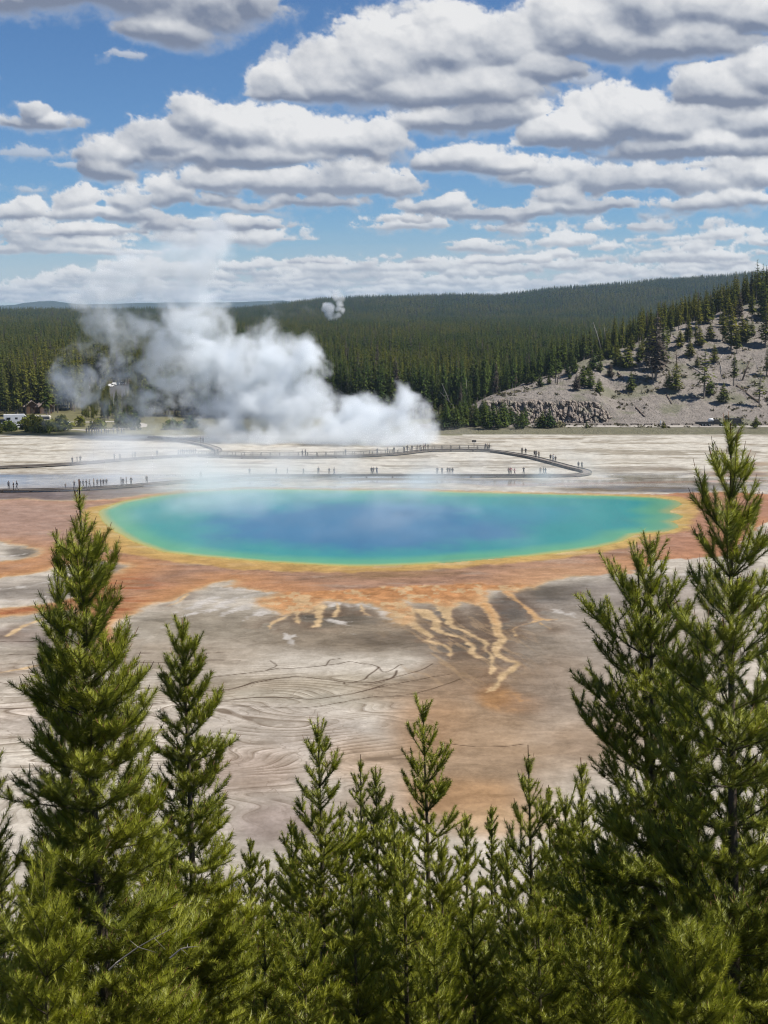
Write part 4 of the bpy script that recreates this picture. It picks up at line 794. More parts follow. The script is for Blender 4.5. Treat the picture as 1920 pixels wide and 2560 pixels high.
def build_far():
    ys = np.concatenate([np.linspace(2100, 4900, 150)]); tx = np.linspace(-.62, .62, 260); Y, T = np.meshgrid(ys, tx, indexing='ij'); X = Y * T; Z = ridge_z(X, Y) - .6
    nr, nc = X.shape; i = np.arange(nr * nc).reshape(nr, nc); f = np.stack([i[:-1, :-1], i[:-1, 1:], i[1:, 1:], i[1:, :-1]], -1).reshape(-1, 4)
    t = NT('wooded_ground'); n = t.noise(t.pos(), .06, 5, .6); t.bsdf(Base_Color=t.mix(n, (.012, .022, .012), (.035, .045, .022)), Roughness=1.0, Specular_IOR_Level=0.0)
    tag(mesh_obj('hills', np.stack([X, Y, Z], -1).reshape(-1, 3), f, t.m, smooth=True), kind='structure')
    # far blue hills
    for k, (Yd, prof) in enumerate([(11500, [(-600, 768), (-300, 764), (0, 764), (35, 762), (60, 757), (100, 753), (135, 752), (165, 757), (200, 761), (280, 759), (370, 757), (430, 756), (520, 756), (600, 755), (680, 752), (712, 751), (740, 756), (800, 762), (1000, 764), (1400, 766)])]):
        px = np.arange(-600, 1400, 12); py = np.interp(px, [p[0] for p in prof], [p[1] for p in prof]) + 1.2 * (fbm(px / 40, px * 0, 3, 4) - .5); v = []; 
        rows = [(-900, 0), (-500, .55), (-200, .88), (0, 1.0), (400, .9), (1200, .2)]
        for dy, kz in rows:
            for a, b in zip(px, py): p = at(a, b, Yd); v.append((p[0] * (Yd + dy) / Yd, Yd + dy, max(p[2], 2) * kz + 6 * (fbm(np.array([a / 9.0]), np.array([dy / 300.0]), 8, 3)[0] - .5) * (kz > 0)))
        n = len(px); f = [(r * n + i, r * n + i + 1, (r + 1) * n + i + 1, (r + 1) * n + i) for r in range(len(rows) - 1) for i in range(n - 1)]
        t = NT('far_wooded_slopes'); q = t.noise(t.pos(), .012, 5, .65); t.bsdf(Base_Color=t.mix(q, (.012, .024, .016), (.05, .06, .035)), Roughness=1.0, Specular_IOR_Level=0.0)
        tag(mesh_obj('mountains', v, f, t.m, smooth=True), kind='structure')
build_far()
# ---------------------------------------------------------------- conifers of the middle distance
def conifer_mat():
    t = NT('conifer_foliage'); a = t.attr('tint').outputs['Fac']; oi = t.n('ObjectInfo'); r = oi.outputs['Random']
    c = t.mix(a, (.040, .062, .020), (.168, .180, .048)); c = t.mix(t.math('MULTIPLY', r, .75), c, t.mix(1.0, c, (1.55, 1.30, .85), 'MULTIPLY')); c = t.mix(t.ramp(r, .0, .25, .55, 0), c, t.mix(1.0, c, (.62, .78, .85), 'MULTIPLY'))
    pn = t.noise(t.pos(1, .45, 1), .011, 4, .6); c = t.mix(t.ramp(pn, .42, .60), t.mix(1.0, c, (.62, .80, .82), 'MULTIPLY'), t.mix(1.0, c, (1.15, 1.08, .85), 'MULTIPLY')); dd = t.ramp(r, .955, .96); c = t.mix(dd, c, t.mix(a, (.06, .05, .042), (.17, .14, .115)))
    b = t.n('BsdfDiffuse'); t.set(b.inputs[0], c); tr = t.n('BsdfTranslucent'); t.set(tr.inputs[0], c); m = t.n('MixShader'); m.inputs[0].default_value = .18
    t.t.links.new(b.outputs[0], m.inputs[1]); t.t.links.new(tr.outputs[0], m.inputs[2]); t.t.links.new(m.outputs[0], t.out.inputs[0]); return t.m
CONIFER = conifer_mat(); PALEBARK = plain('pale_conifer_bark', (.20, .17, .14), .9, .35, 3)
def conifer(seed, h, rad, bare, nlev, per, droop=.15, taper=.85, ragged=.35):
    """crown of irregular sprays on a thin stem"""
    rng = np.random.default_rng(seed); V, Fc, T = [], [], []
    for i in range(nlev):
        u = (i + rng.uniform(0, 1)) / nlev; z = h * (bare + (1 - bare) * u); r0 = rad * ((1 - u) ** taper) * (min(1, .45 + u * 4)) + .02 * h * (1 - u * .6)
        for j in range(per):
            if rng.random() < .12: continue
            a = rng.uniform(0, 6.28); L = r0 * rng.uniform(1 - ragged, 1 + ragged * .7); zz = z + rng.normal(0, h * .008)
            d = np.array([math.cos(a), math.sin(a), 0]); s = np.array([-math.sin(a), math.cos(a), 0]); up = np.array([0, 0, 1.0]); tn = np.clip(rng.normal(.5, .2) + .18 * (u - .5), 0, 1)
            for k in range(3):
                f0 = (.05, .35, .6)[k]; l0 = L * f0; l1 = L * min(1, f0 + rng.uniform(.38, .55)); w = L * rng.uniform(.30, .5) * (1 - .45 * f0) + .004 * h
                dz = -droop * L * f0 + (.25 * L if k == 2 else 0.0)
                p = d * l0 + s * rng.normal(0, w * .35) + up * (zz + dz); q = d * l1 + s * rng.normal(0, w * .5) + up * (zz - droop * L * .7 + rng.normal(.02, .12) * L)
                tl = rng.normal(0, .5); sv = s * math.cos(tl) + up * math.sin(tl); n = len(V)
                V += [p - sv * w * .5, p + sv * w * .5, q + sv * w * .12]; Fc.append((n, n + 1, n + 2)); T += [tn * .8, tn * .8, min(1, tn + .12)]
    tv, tq = prisms([(0, 0, -.3, 0, 0, h * .55, h * .011, h * .007), (0, 0, h * .55, 0, 0, h * .985, h * .007, h * .0015)], 5)
    return np.array(V), np.array(Fc), np.array(T), tv, tq
class Kind:
    """a sort of conifer; the first one placed carries the meshes that the others share"""
    def __init__(s, name, *a, **k):
        s.h = a[1]; s.name = name; v, f, t, tv, tq = conifer(*a, **k); s.first = True
        s.root = empty(name); s.trunk = mesh_obj('trunk', tv, tq, PALEBARK, s.root, smooth=True); s.crown = mesh_obj('crown', v, f, CONIFER, s.root, attrs={'tint': t})
    def place(s, loc, h, rz, label, group, lean=(0, 0), wide=1.0):
        if s.first: o = s.root; s.first = False
        else: o = copy_tree(s.root)
        k = h / s.h; o.location = loc; o.scale = (k * wide, k * wide, k); o.rotation_euler = (lean[0], lean[1], rz); tag(o, label, 'conifer', group); return o
SLIM = [Kind('conifer_tree', 100 + i, 18.0, r, b, 44, 6, taper=tp) for i, (r, b, tp) in enumerate([(1.85, .16, .75), (1.6, .24, .7), (2.1, .12, .85), (1.7, .20, .65), (2.0, .14, .8)])]
YOUNG = [Kind('conifer_tree', 120 + i, 8.0, r, .03, 34, 8, droop=.05, taper=.8) for i, r in enumerate([1.9, 1.6, 2.2])]
SPARSE = [Kind('conifer_tree', 130 + i, 13.0, r, .22, 26, 4, taper=.6, ragged=.6) for i, r in enumerate([1.5, 1.2])]
frng = np.random.default_rng(77)
def on_hill(x, y):
    """first point of the hill seen at this pixel"""
    for Y in np.arange(404, 600, .4):
        p = at(x, y, Y)
        if hill_z(np.array([p[0]]), np.array([Y]))[0] >= p[2]: return (p[0], Y, float(hill_z(np.array([p[0]]), np.array([Y]))[0]))
    return at(x, y, 520)
def hill_tree(kind, x, y, hpx, label, group='scattered conifers on the pale hillside', wide=1.0):
    p = on_hill(x, y); h = 1.12 * hpx * math.hypot(p[1], H) / F; return kind.place(p, h, frng.uniform(0, 6.28), label, group, wide=wide)
HT = [
    (0, 1389, 959, 58, 'ragged leaning conifer on the crest directly above the left half of the rock face', 's'), (1, 1424, 947, 19, 'tiny round conifer between the ragged leaning one and the small pair above the rock', 'y'),
    (0, 1441, 976, 36, 'short conifer at the upper rim of the rock face', 'y'), (2, 1456, 966, 48, 'middle-sized conifer rising from the top of the rock face', 'y'), (1, 1476, 971, 47, 'dense green conifer at the right of the trio on top of the rock face', 'y'), (2, 1497, 982, 34, 'low spreading bush-like conifer at the right top of the rock face', 'y'),
    (0, 1525, 944, 33, 'small isolated conifer up the slope from the right end of the rock face', 'y'), (1, 1577, 979, 46, 'neat cone-shaped conifer standing alone right of the rock face', 'y'), (2, 1567, 922, 56, 'dark bushy conifer under the crest above the cone-shaped one', 'y'), (0, 1541, 917, 42, 'rounded conifer beside the dark bushy one under the crest', 'y'),
    (2, 1639, 951, 152, 'tallest ragged conifer in the middle of the slope with bare dead limbs', 'l'), (0, 1656, 927, 116, 'full dark green conifer pressed against the tallest ragged one', 'l'), (1, 1622, 916, 90, 'thinner conifer behind the left of the tallest ragged one', 'l'),
    (1, 1688, 979, 66, 'broad bright conifer right of the tallest ragged one', 'y'), (0, 1672, 972, 40, 'small conifer tucked against the left of the broad bright one', 'y'), (2, 1725, 892, 37, 'small conifer high on the slope left of the fallen pale logs', 'y'), (0, 1748, 867, 46, 'young conifer on the upper slope with bare soil round it', 'y'), (1, 1743, 917, 27, 'dot-like conifer in mid slope below the fallen logs', 'y'),
    (0, 1760, 996, 110, 'gaunt half-dead conifer with bare top low on the slope', 's'), (2, 1775, 988, 40, 'bushy dark conifer at the foot of the gaunt half-dead one', 'y'), (1, 1785, 907, 42, 'rounded conifer in the middle of the right slope', 'y'), (0, 1807, 1008, 46, 'lowest conifer of the slope, a round one above the black pickup', 'y'),
    (1, 1834, 966, 72, 'upright conifer left of the dark dead curved tree', 'l'), (2, 1827, 877, 104, 'tall dense conifer on the upper right slope', 'l'), (3, 1807, 853, 72, 'slim conifer left of the tall dense one on the upper slope', 'l'), (4, 1842, 884, 60, 'conifer half hidden by the tall dense one on the upper slope', 'l'),
    (0, 1866, 858, 62, 'conifer standing alone high at the right below the crest', 'l'), (1, 1880, 840, 36, 'small conifer just under the crest near the right edge', 'y'), (1, 1898, 1016, 88, 'thin-leaved conifer low at the right edge of the slope', 's'), (2, 1913, 868, 98, 'dark tall conifer at the right edge of the upper slope', 'l'), (0, 1916, 940, 60, 'conifer cut off by the right edge halfway up the slope', 'l'),
    (0, 1700, 868, 40, 'shrubby conifer below the crest left of the young one', 'y'), (1, 1604, 898, 44, 'stubby conifer at the crest edge left of the tallest ragged one', 'y'), (2, 1500, 930, 28, 'little conifer on bare ground below the crest forest', 'y'), (0, 1350, 968, 30, 'little conifer at the left end of the crest', 'y'), (1, 1316, 962, 26, 'knee-high conifer at the far left of the crest', 'y'), (2, 1470, 938, 24, 'low conifer on the bare shoulder above the trio', 'y'),
    (0, 1355, 1082, 40, 'upright dark shrubby conifer right of the pale bush beside the road', 'y'), (2, 1372, 1080, 44, 'second upright conifer at the road end of the dense thicket', 'y'), (1, 1466, 1084, 17, 'tiny conifer on the grassy bank nearest the thicket', 'y'), (2, 1658, 1084, 17, 'tiny dark conifer in the middle of the grassy bank', 'y'), (0, 1838, 1084, 12, 'smallest conifer dot on the grassy bank by the big pine tip', 'y'), (2, 1889, 1082, 29, 'round bushy conifer on the grassy bank at the far right', 'y'),
]
for k, x, y, h, lab, kd in HT: hill_tree({'y': YOUNG, 'l': SLIM, 's': SPARSE}[kd][k % len({'y': YOUNG, 'l': SLIM, 's': SPARSE}[kd])], x, y, h, lab, wide={'y': 1.6, 'l': 1.8, 's': 1.9}[kd])
# a loose stand on the upper right slope
for i in range(34):
    x = frng.uniform(1590, 1925); yc_ = np.interp(x, [1560, 1640, 1740, 1850, 1920], [872, 838, 800, 768, 745]); y = yc_ + 8 + abs(frng.normal(0, 1)) * 42
    if y > 960: continue
    hill_tree((SLIM + YOUNG)[i % 8], x, y, frng.uniform(30, 72), 'conifer in the loose stand on the upper right of the pale hillside', 'loose stand on the upper right slope', wide=1.6)
for i in range(16):
    x = frng.uniform(1330, 1600); yc_ = np.interp(x, [1300, 1400, 1500, 1560, 1640], [962, 927, 892, 872, 838]); hill_tree(YOUNG[i % 3], x, yc_ + 4 + abs(frng.normal(0, 1)) * 16, frng.uniform(20, 42), 'small conifer below the crest on the left shoulder of the pale hill', 'small conifers under the crest', wide=1.5)
# crest of the hill
for i in range(64):
    x = 1150 + 800 * (i + frng.uniform(0, .9)) / 64; X = np.interp(x, [CX + F * c[0] / (c[1] * CP) for c in CREST], CXs); Yc = np.interp(X, CXs, [c[1] for c in CREST]); Y = Yc + frng.uniform(1, 16); X = (x - CX) / F * Y * CP
    right = x > 1780; h = frng.uniform(6.5, 11) if right else frng.uniform(6.5, 12.5)
    SLIM[i % 5].place((X, Y, float(hill_z(np.array([X]), np.array([Y]))[0]) - .2), h, frng.uniform(0, 6.28), 'slim dark conifer in the row along the crest of the pale hill', 'conifers along the hill crest', wide=1.25)
for x, y, h in [(1786, 770, 66), (1802, 762, 70), (1822, 757, 60), (1838, 752, 84), (1862, 744, 78), (1891, 738, 92), (1906, 736, 80), (1925, 730, 90), (1945, 725, 90)]:
    Y = 528 + frng.uniform(0, 8); p = at(x, y, Y); SPARSE[int(h) % 2].place((p[0], Y, float(hill_z(np.array([p[0]]), np.array([Y]))[0])), h * Y / F + 1.2, frng.uniform(0, 6), 'tall thin conifer standing out against the sky at the right edge', 'thin conifers against the sky', wide=1.1)
# thicket between the steam and the rock face
for i in range(42):
    x = frng.uniform(1085, 1318); Y = 402 + 17 * ((i * 7) % 42) / 42; X = (x - CX) / F * Y * CP; h = frng.uniform(5.6, 9.2) * (1 - .3 * (x > 1270))
    YOUNG[i % 3].place((X, Y, max(0.0, float(hill_z(np.array([X]), np.array([Y]))[0])) - .1), h, frng.uniform(0, 6.28), 'bushy young conifer in the thicket between the steam and the rock face', 'young conifers of the thicket', wide=1.15)
# front row of the forest
def in_clearing(X, Y):
    px = CX + F * X / (Y * CP); return (px > 120) & (px < 352) & (Y < 640) & (Y > 430) & ((px > 196) | (Y < 470))
cnt = 0
while cnt < 112:
    x = frng.uniform(-30, 1290); Y = 452 + abs(frng.normal(0, 14)); X = (x - CX) / F * Y * CP
    if in_clearing(X, Y) or (X > 16 and float(hill_z(np.array([X]), np.array([Y]))[0]) > 6): continue
    if x < 260 and Y < 462: continue
    z = max(0.0, float(hill_z(np.array([X]), np.array([Y]))[0])) if X > 16 else 0.0
    SLIM[cnt % 5].place((X, Y, z - .1), frng.uniform(14.5, 20), frng.uniform(0, 6.28), 'tall conifer with bare lower trunk in the front row of the forest', 'front row of the forest', wide=1.1); cnt += 1
# the wood behind: one mass
def forest():
    P, S, I = [], [], []
    for (y0, y1, sp, n) in [(462, 640, 3.7, 0), (640, 1000, 4.3, 0), (1000, 1500, 5.2, 0), (1500, 2200, 6.6, 0), (2200, 3000, 8.0, 0), (3000, 4250, 9.6, 0)]:
        w = .315 * y1 + 25; N = int((y1 - y0) * 2 * w / sp ** 2); X = frng.uniform(-w, w, N); Y = frng.uniform(y0, y1, N)
        k = (np.abs(X) < .315 * Y + 20)
        px = CX + F * X / (Y * CP); k &= ~in_clearing(X, Y)
        hz = hill_z(X, Y); onh = (X > 10) & (Y < 700); yc = np.interp(X, CXs, [c[1] for c in CREST]); k &= ~(onh & (Y < yc + 4) & (X > CXs[0]))
        k &= ~((px < 260) & (Y < 475))
        dens = fbm(X / 60, Y / 60, 15, 3); k &= dens > .30
        k &= ~((px > 350) & (px < 372) & (Y < 700) & (Y > 560))
        z = np.where(Y > 2150, ridge_z(X, Y), np.where(onh, np.maximum(hz, 0), 0.0))
        X, Y, z = X[k], Y[k], z[k]; P.append(np.stack([X, Y, z - .15], 1)); S.append(frng.uniform(.72, 1.12, len(X)) * np.where(onh[k] & (z > 3), .66, 1.0) * (.8 + .4 * fbm(X / 45, Y / 45, 9, 2))); I.append(frng.integers(0, 5, len(X)))
    # small trees in the gap below the parked cars
    N = 420; px = frng.uniform(196, 352, N); Y = frng.uniform(446, 585, N); X = (px - CX) / F * Y * CP; k = ~((px > 262 + (585 - Y) * .12) & (px < 318 + (585 - Y) * .02) & (Y > 500)); P.append(np.stack([X[k], Y[k], X[k] * 0 - .1], 1)); S.append(frng.uniform(.18, .42, k.sum()) * np.where(px[k] > 318, 1.5, 1.0)); I.append(frng.integers(0, 5, k.sum()))
    P = np.concatenate(P); S = np.concatenate(S); I = np.concatenate(I)
    me = bpy.data.meshes.new('forest'); me.vertices.add(len(P)); me.vertices.foreach_set('co', P.astype(np.float32).ravel())
    for nm, typ, d in (('size', 'FLOAT', S), ('turn', 'FLOAT', frng.uniform(0, 6.28, len(P))), ('pick', 'INT', I)):
        a = me.attributes.new(nm, typ, 'POINT'); a.data.foreach_set('value', d.astype(np.float32 if typ == 'FLOAT' else np.int32))
    o = bpy.data.objects.new('forest', me); COL.objects.link(o); tag(o, 'dark conifer forest covering the plain and ridges behind the steam', None, None, 'stuff')
    g = bpy.data.node_groups.new('forest', 'GeometryNodeTree'); g.interface.new_socket('Geometry', in_out='INPUT', socket_type='NodeSocketGeometry'); g.interface.new_socket('Geometry', in_out='OUTPUT', socket_type='NodeSocketGeometry')
    N_ = g.nodes.new; L = g.links.new; gi = N_('NodeGroupInput'); go = N_('NodeGroupOutput'); iop = N_('GeometryNodeInstanceOnPoints'); join = N_('GeometryNodeGeometryToInstance')
    for kd in SLIM:
        j = N_('GeometryNodeJoinGeometry')
        for ob in (kd.trunk, kd.crown): oi = N_('GeometryNodeObjectInfo'); oi.inputs['Object'].default_value = ob; oi.transform_space = 'ORIGINAL'; L(oi.outputs['Geometry'], j.inputs[0])
        L(j.outputs[0], join.inputs[0])
    def na(nm, ty): q = N_('GeometryNodeInputNamedAttribute'); q.data_type = ty; q.inputs[0].default_value = nm; return q.outputs[0]
    L(gi.outputs[0], iop.inputs['Points']); L(join.outputs[0], iop.inputs['Instance']); iop.inputs['Pick Instance'].default_value = True; L(na('pick', 'INT'), iop.inputs['Instance Index'])
    cx = N_('ShaderNodeCombineXYZ'); L(na('turn', 'FLOAT'), cx.inputs[2]); er = N_('FunctionNodeEulerToRotation'); L(cx.outputs[0], er.inputs[0]); L(er.outputs[0], iop.inputs['Rotation']); L(na('size', 'FLOAT'), iop.inputs['Scale']); L(iop.outputs[0], go.inputs[0])
    md = o.modifiers.new('forest', 'NODES'); md.node_group = g
forest()
# ---------------------------------------------------------------- boardwalks
DECK = plain('weathered_deck', (.20, .17, .14), .9, .3, 1.5); DARKWOOD = plain('dark_damp_timber', (.075, .062, .052), .9, .35, 2.0); RAILWOOD = plain('grey_rail_timber', (.13, .115, .10), .9, .3, 2.0)
def resample(pts, step):
    p = smooth_line(pts, 8); W = np.array([G(x, y, .42)[:2] for x, y in p]); d = np.r_[0, np.cumsum(np.hypot(*np.diff(W, axis=0).T))]; n = max(2, int(d[-1] / step) + 1); t = np.linspace(0, d[-1], n)
    return np.stack([np.interp(t, d, W[:, 0]), np.interp(t, d, W[:, 1])], 1)
def boardwalk(pts, label, width=2.0, z=.42, rail=None, support_every=5.5, group='boardwalks across the flats'):
    W = resample(pts, 1.1); c = W.mean(0); root = empty('boardwalk', (c[0], c[1], 0)); tag(root, label, 'boardwalk', group)
    T = np.gradient(W, axis=0); T /= np.linalg.norm(T, axis=1, keepdims=True); Nn = np.stack([-T[:, 1], T[:, 0]], 1); Q = W - c
    m = MB(); n = len(Q); v = []
    for k, (s, zz) in enumerate([(-1, z), (1, z), (1, z - .16), (-1, z - .16)]): v += [(a[0] + b[0] * s * width / 2, a[1] + b[1] * s * width / 2, zz) for a, b in zip(Q, Nn)]
    f = []
    for i in range(n - 1):
        for k in range(4): kk = (k + 1) % 4; f.append((k * n + i, k * n + i + 1, kk * n + i + 1, kk * n + i))
    m.add(v, f, 0)
    for i in range(n - 1):      # kerb boards along both edges
        for s in (-1, 1):
            a = Q[i] + Nn[i] * s * (width / 2 - .08); b = Q[i + 1] + Nn[i + 1] * s * (width / 2 - .08); mid = (a + b) / 2; m.box((mid[0], mid[1], z + .075), (np.hypot(*(b - a)) * 1.01, .12, .14), math.atan2(b[1] - a[1], b[0] - a[0]), 1)
    m.build('deck', [DECK, DARKWOOD], root)
    st = max(1, int(support_every / 1.1))
    for i in range(0, n, st):
        s = MB(); s.box((Q[i][0], Q[i][1], z - .27), (.35, width * .95, .2), math.atan2(T[i][1], T[i][0])); 
        for sg in (-1, 1): s.box((Q[i][0] + Nn[i][0] * sg * width * .36, Q[i][1] + Nn[i][1] * sg * width * .36, .0), (.22, .22, .7), math.atan2(T[i][1], T[i][0]))
        s.build('support', DARKWOOD, root)
    if rail:
        far_ = np.arange(len(W)) < np.argmax(W[:, 0]); i0, i1 = [int(np.argmin(np.where(far_, np.abs(proj(W[:, 0], W[:, 1], z)[0] - x), 1e9))) for x in rail]; i0, i1 = min(i0, i1), max(i0, i1)
        for sg in (-1, 1):
            E = Q + Nn * sg * (width / 2 - .05); r = MB()
            for zz in (.48, .98): r.tube([(E[i][0], E[i][1], z + zz) for i in range(i0, i1 + 1)], .055, 5)
            r.build('rail', RAILWOOD, root)
            for i in range(i0, i1 + 1, 2): pm = MB(); pm.box((E[i][0], E[i][1], z + .52), (.13, .13, 1.04), 0); pm.build('post', RAILWOOD, root)
    return root
boardwalk([(500, 1138), (560, 1140), (640, 1142), (740, 1142), (860, 1140), (960, 1136), (1010, 1132), (1050, 1127), (1100, 1124.5), (1200, 1124.5), (1245, 1128), (1285, 1134), (1330, 1142), (1385, 1156), (1430, 1168), (1456, 1174), (1468, 1179), (1462, 1184), (1430, 1187), (1360, 1188), (1250, 1188), (1120, 1188), (1000, 1188), (870, 1188), (740, 1188), (620, 1190), (540, 1196), (450, 1203), (330, 1213), (200, 1221), (90, 1224), (0, 1225), (-140, 1226)], 'long boardwalk that loops past the steam and back along the far rim of the pool', rail=(502, 1222))
boardwalk([(-140, 1171), (0, 1167), (140, 1161), (250, 1153), (330, 1146), (410, 1141), (500, 1136)], 'left boardwalk branch running over the white flats into the steam', support_every=4.4)
boardwalk([(376, 1091), (410, 1094), (440, 1099), (480, 1105), (515, 1112), (545, 1124), (530, 1134)], 'short far boardwalk branch coming down from the picnic ground', width=2.0)
# ---------------------------------------------------------------- people (8 pixels tall: build, pose, clothes)
def skin_person(name, J, E_, rad):
    me = bpy.data.meshes.new(name); me.from_pydata([J[k] for k in J], [], [(list(J).index(a), list(J).index(b)) for a, b in E_]); o = bpy.data.objects.new(name, me); COL.objects.link(o)
    sk = o.modifiers.new('s', 'SKIN'); o.modifiers.new('d', 'SUBSURF').levels = 1
    for i, k in enumerate(J): r = rad[k]; me.skin_vertices[0].data[i].radius = r if isinstance(r, tuple) else (r, r)
    me.skin_vertices[0].data[list(J).index('pelvis')].use_root = True
    bpy.context.view_layer.update(); ev = o.evaluated_get(bpy.context.evaluated_depsgraph_get()); nm = bpy.data.meshes.new_from_object(ev); nm.name = name
    bpy.data.objects.remove(o); return nm
def person_mesh(name, legs, arms, lean=0.0):
    (lk, lf), (rk, rf) = legs; (le, lh), (re_, rh) = arms
    J = dict(pelvis=(0, 0, .94), waist=(0, lean * .3, 1.08), chest=(0, lean * .7, 1.32), neck=(0, lean, 1.50), jaw=(0, lean + .02, 1.58), head=(0, lean + .02, 1.68), top=(0, lean, 1.76),
             lhip=(-.10, 0, .90), lknee=lk, lankle=lf, ltoe=(lf[0], lf[1] + .17, .03), rhip=(.10, 0, .90), rknee=rk, rankle=rf, rtoe=(rf[0], rf[1] + .17, .03),
             lsh=(-.19, lean * .9, 1.43), lelb=le, lhand=lh, rsh=(.19, lean * .9, 1.43), relb=re_, rhand=rh)
    E_ = [('pelvis', 'waist'), ('waist', 'chest'), ('chest', 'neck'), ('neck', 'jaw'), ('jaw', 'head'), ('head', 'top'), ('pelvis', 'lhip'), ('lhip', 'lknee'), ('lknee', 'lankle'), ('lankle', 'ltoe'), ('pelvis', 'rhip'), ('rhip', 'rknee'), ('rknee', 'rankle'), ('rankle', 'rtoe'), ('chest', 'lsh'), ('lsh', 'lelb'), ('lelb', 'lhand'), ('chest', 'rsh'), ('rsh', 'relb'), ('relb', 'rhand')]
    rad = dict(pelvis=(.15, .11), waist=(.14, .10), chest=(.17, .12), neck=.06, jaw=.075, head=.095, top=.06, lhip=.10, lknee=.065, lankle=.045, ltoe=.04, rhip=.10, rknee=.065, rankle=.045, rtoe=.04, lsh=.065, lelb=.045, lhand=.035, rsh=.065, relb=.045, rhand=.035)
    m = skin_person(name, J, E_, rad)
    for nm in range(5): m.materials.append(None)
    hands = [Vector(lh), Vector(rh)]
    for p in m.polygons:
        c = p.center; k = 1
        if c.z > 1.70 or (c.z > 1.56 and c.y < lean - .01): k = 3
        elif c.z > 1.50: k = 0
        elif c.z < .10: k = 4
        elif c.z < .98 and abs(c.x) < .17 + (.98 - c.z) * .2: k = 2
        if min((c - h).length for h in hands) < .12: k = 0
        p.material_index = k; p.use_smooth = True
    return m
POSE = {
    'stand': person_mesh('person', (((-.11, .01, .48), (-.11, -.02, .08)), ((.11, .01, .48), (.12, -.02, .08))), (((-.25, -.02, 1.14), (-.24, .08, .88)), ((.25, -.02, 1.14), (.24, .08, .88)))),
    'walk': person_mesh('person', (((-.10, .17, .50), (-.10, .28, .08)), ((.10, .02, .48), (.10, -.30, .12))), (((-.24, -.14, 1.16), (-.22, -.12, .92)), ((.24, .14, 1.17), (.22, .30, .98))), .04),
    'look': person_mesh('person', (((-.12, .02, .48), (-.14, -.02, .08)), ((.12, .0, .48), (.14, .03, .08))), (((-.25, .12, 1.24), (-.08, .30, 1.50)), ((.25, .12, 1.24), (.08, .30, 1.50))), -.02),
    'hips': person_mesh('person', (((-.12, .03, .48), (-.16, .0, .08)), ((.12, .0, .48), (.14, -.02, .08))), (((-.36, -.06, 1.18), (-.17, .02, 1.02)), ((.27, .02, 1.14), (.22, .22, 1.06)))),
    'sit': person_mesh('person', (((-.12, .40, .92), (-.12, .42, .50)), ((.12, .40, .92), (.12, .44, .50))), (((-.25, .04, 1.14), (-.14, .26, 1.00)), ((.25, .04, 1.14), (.14, .26, 1.00)))),
}
SKIN_ = plain('skin', (.42, .26, .19), .6, .1, 5); SHOE = plain('dark_shoe', (.03, .028, .026), .7, .2, 5)
HAIRS = [plain('dark_hair', (.03, .022, .018), .6, .2, 9), plain('fair_hair', (.28, .20, .11), .6, .2, 9), plain('pale_hat', (.55, .50, .42), .8, .1, 9)]
CLOTH = {k: plain(k + '_cloth', c, .85, .18, 4) for k, c in dict(black=(.022, .022, .024), navy=(.025, .032, .06), grey=(.13, .13, .14), charcoal=(.05, .05, .055), red=(.36, .035, .035), pink=(.50, .24, .24), white=(.62, .61, .59), blue=(.06, .12, .28), olive=(.08, .085, .045), tan=(.28, .22, .15), denim=(.07, .10, .17), maroon=(.13, .025, .035)).items()}
prng = random.Random(4)
def person(x, y, pose, top, legs, label, group=None, z=.42, face=None, k=1.0, dz=0.0):
    o = bpy.data.objects.new('person', POSE[pose]); COL.objects.link(o); p = G(x, y, z); o.location = (p[0], p[1], z + dz); o.rotation_euler = (0, 0, prng.uniform(0, 6.28) if face is None else face); k *= prng.uniform(.94, 1.05); o.scale = (k, k, k)
    for s, m in zip(o.material_slots, (SKIN_, CLOTH[top], CLOTH[legs], HAIRS[prng.choice([0, 0, 0, 1, 2])], SHOE)): s.link = 'OBJECT'; s.material = m
    tag(o, label, 'person', group); return o
LR, RL, SIDE_L, SIDE_R = 0, math.pi, math.pi / 2, -math.pi / 2     # facing away, towards us, left, right
NEAR = 'walkers on the boardwalk along the far rim of the pool'
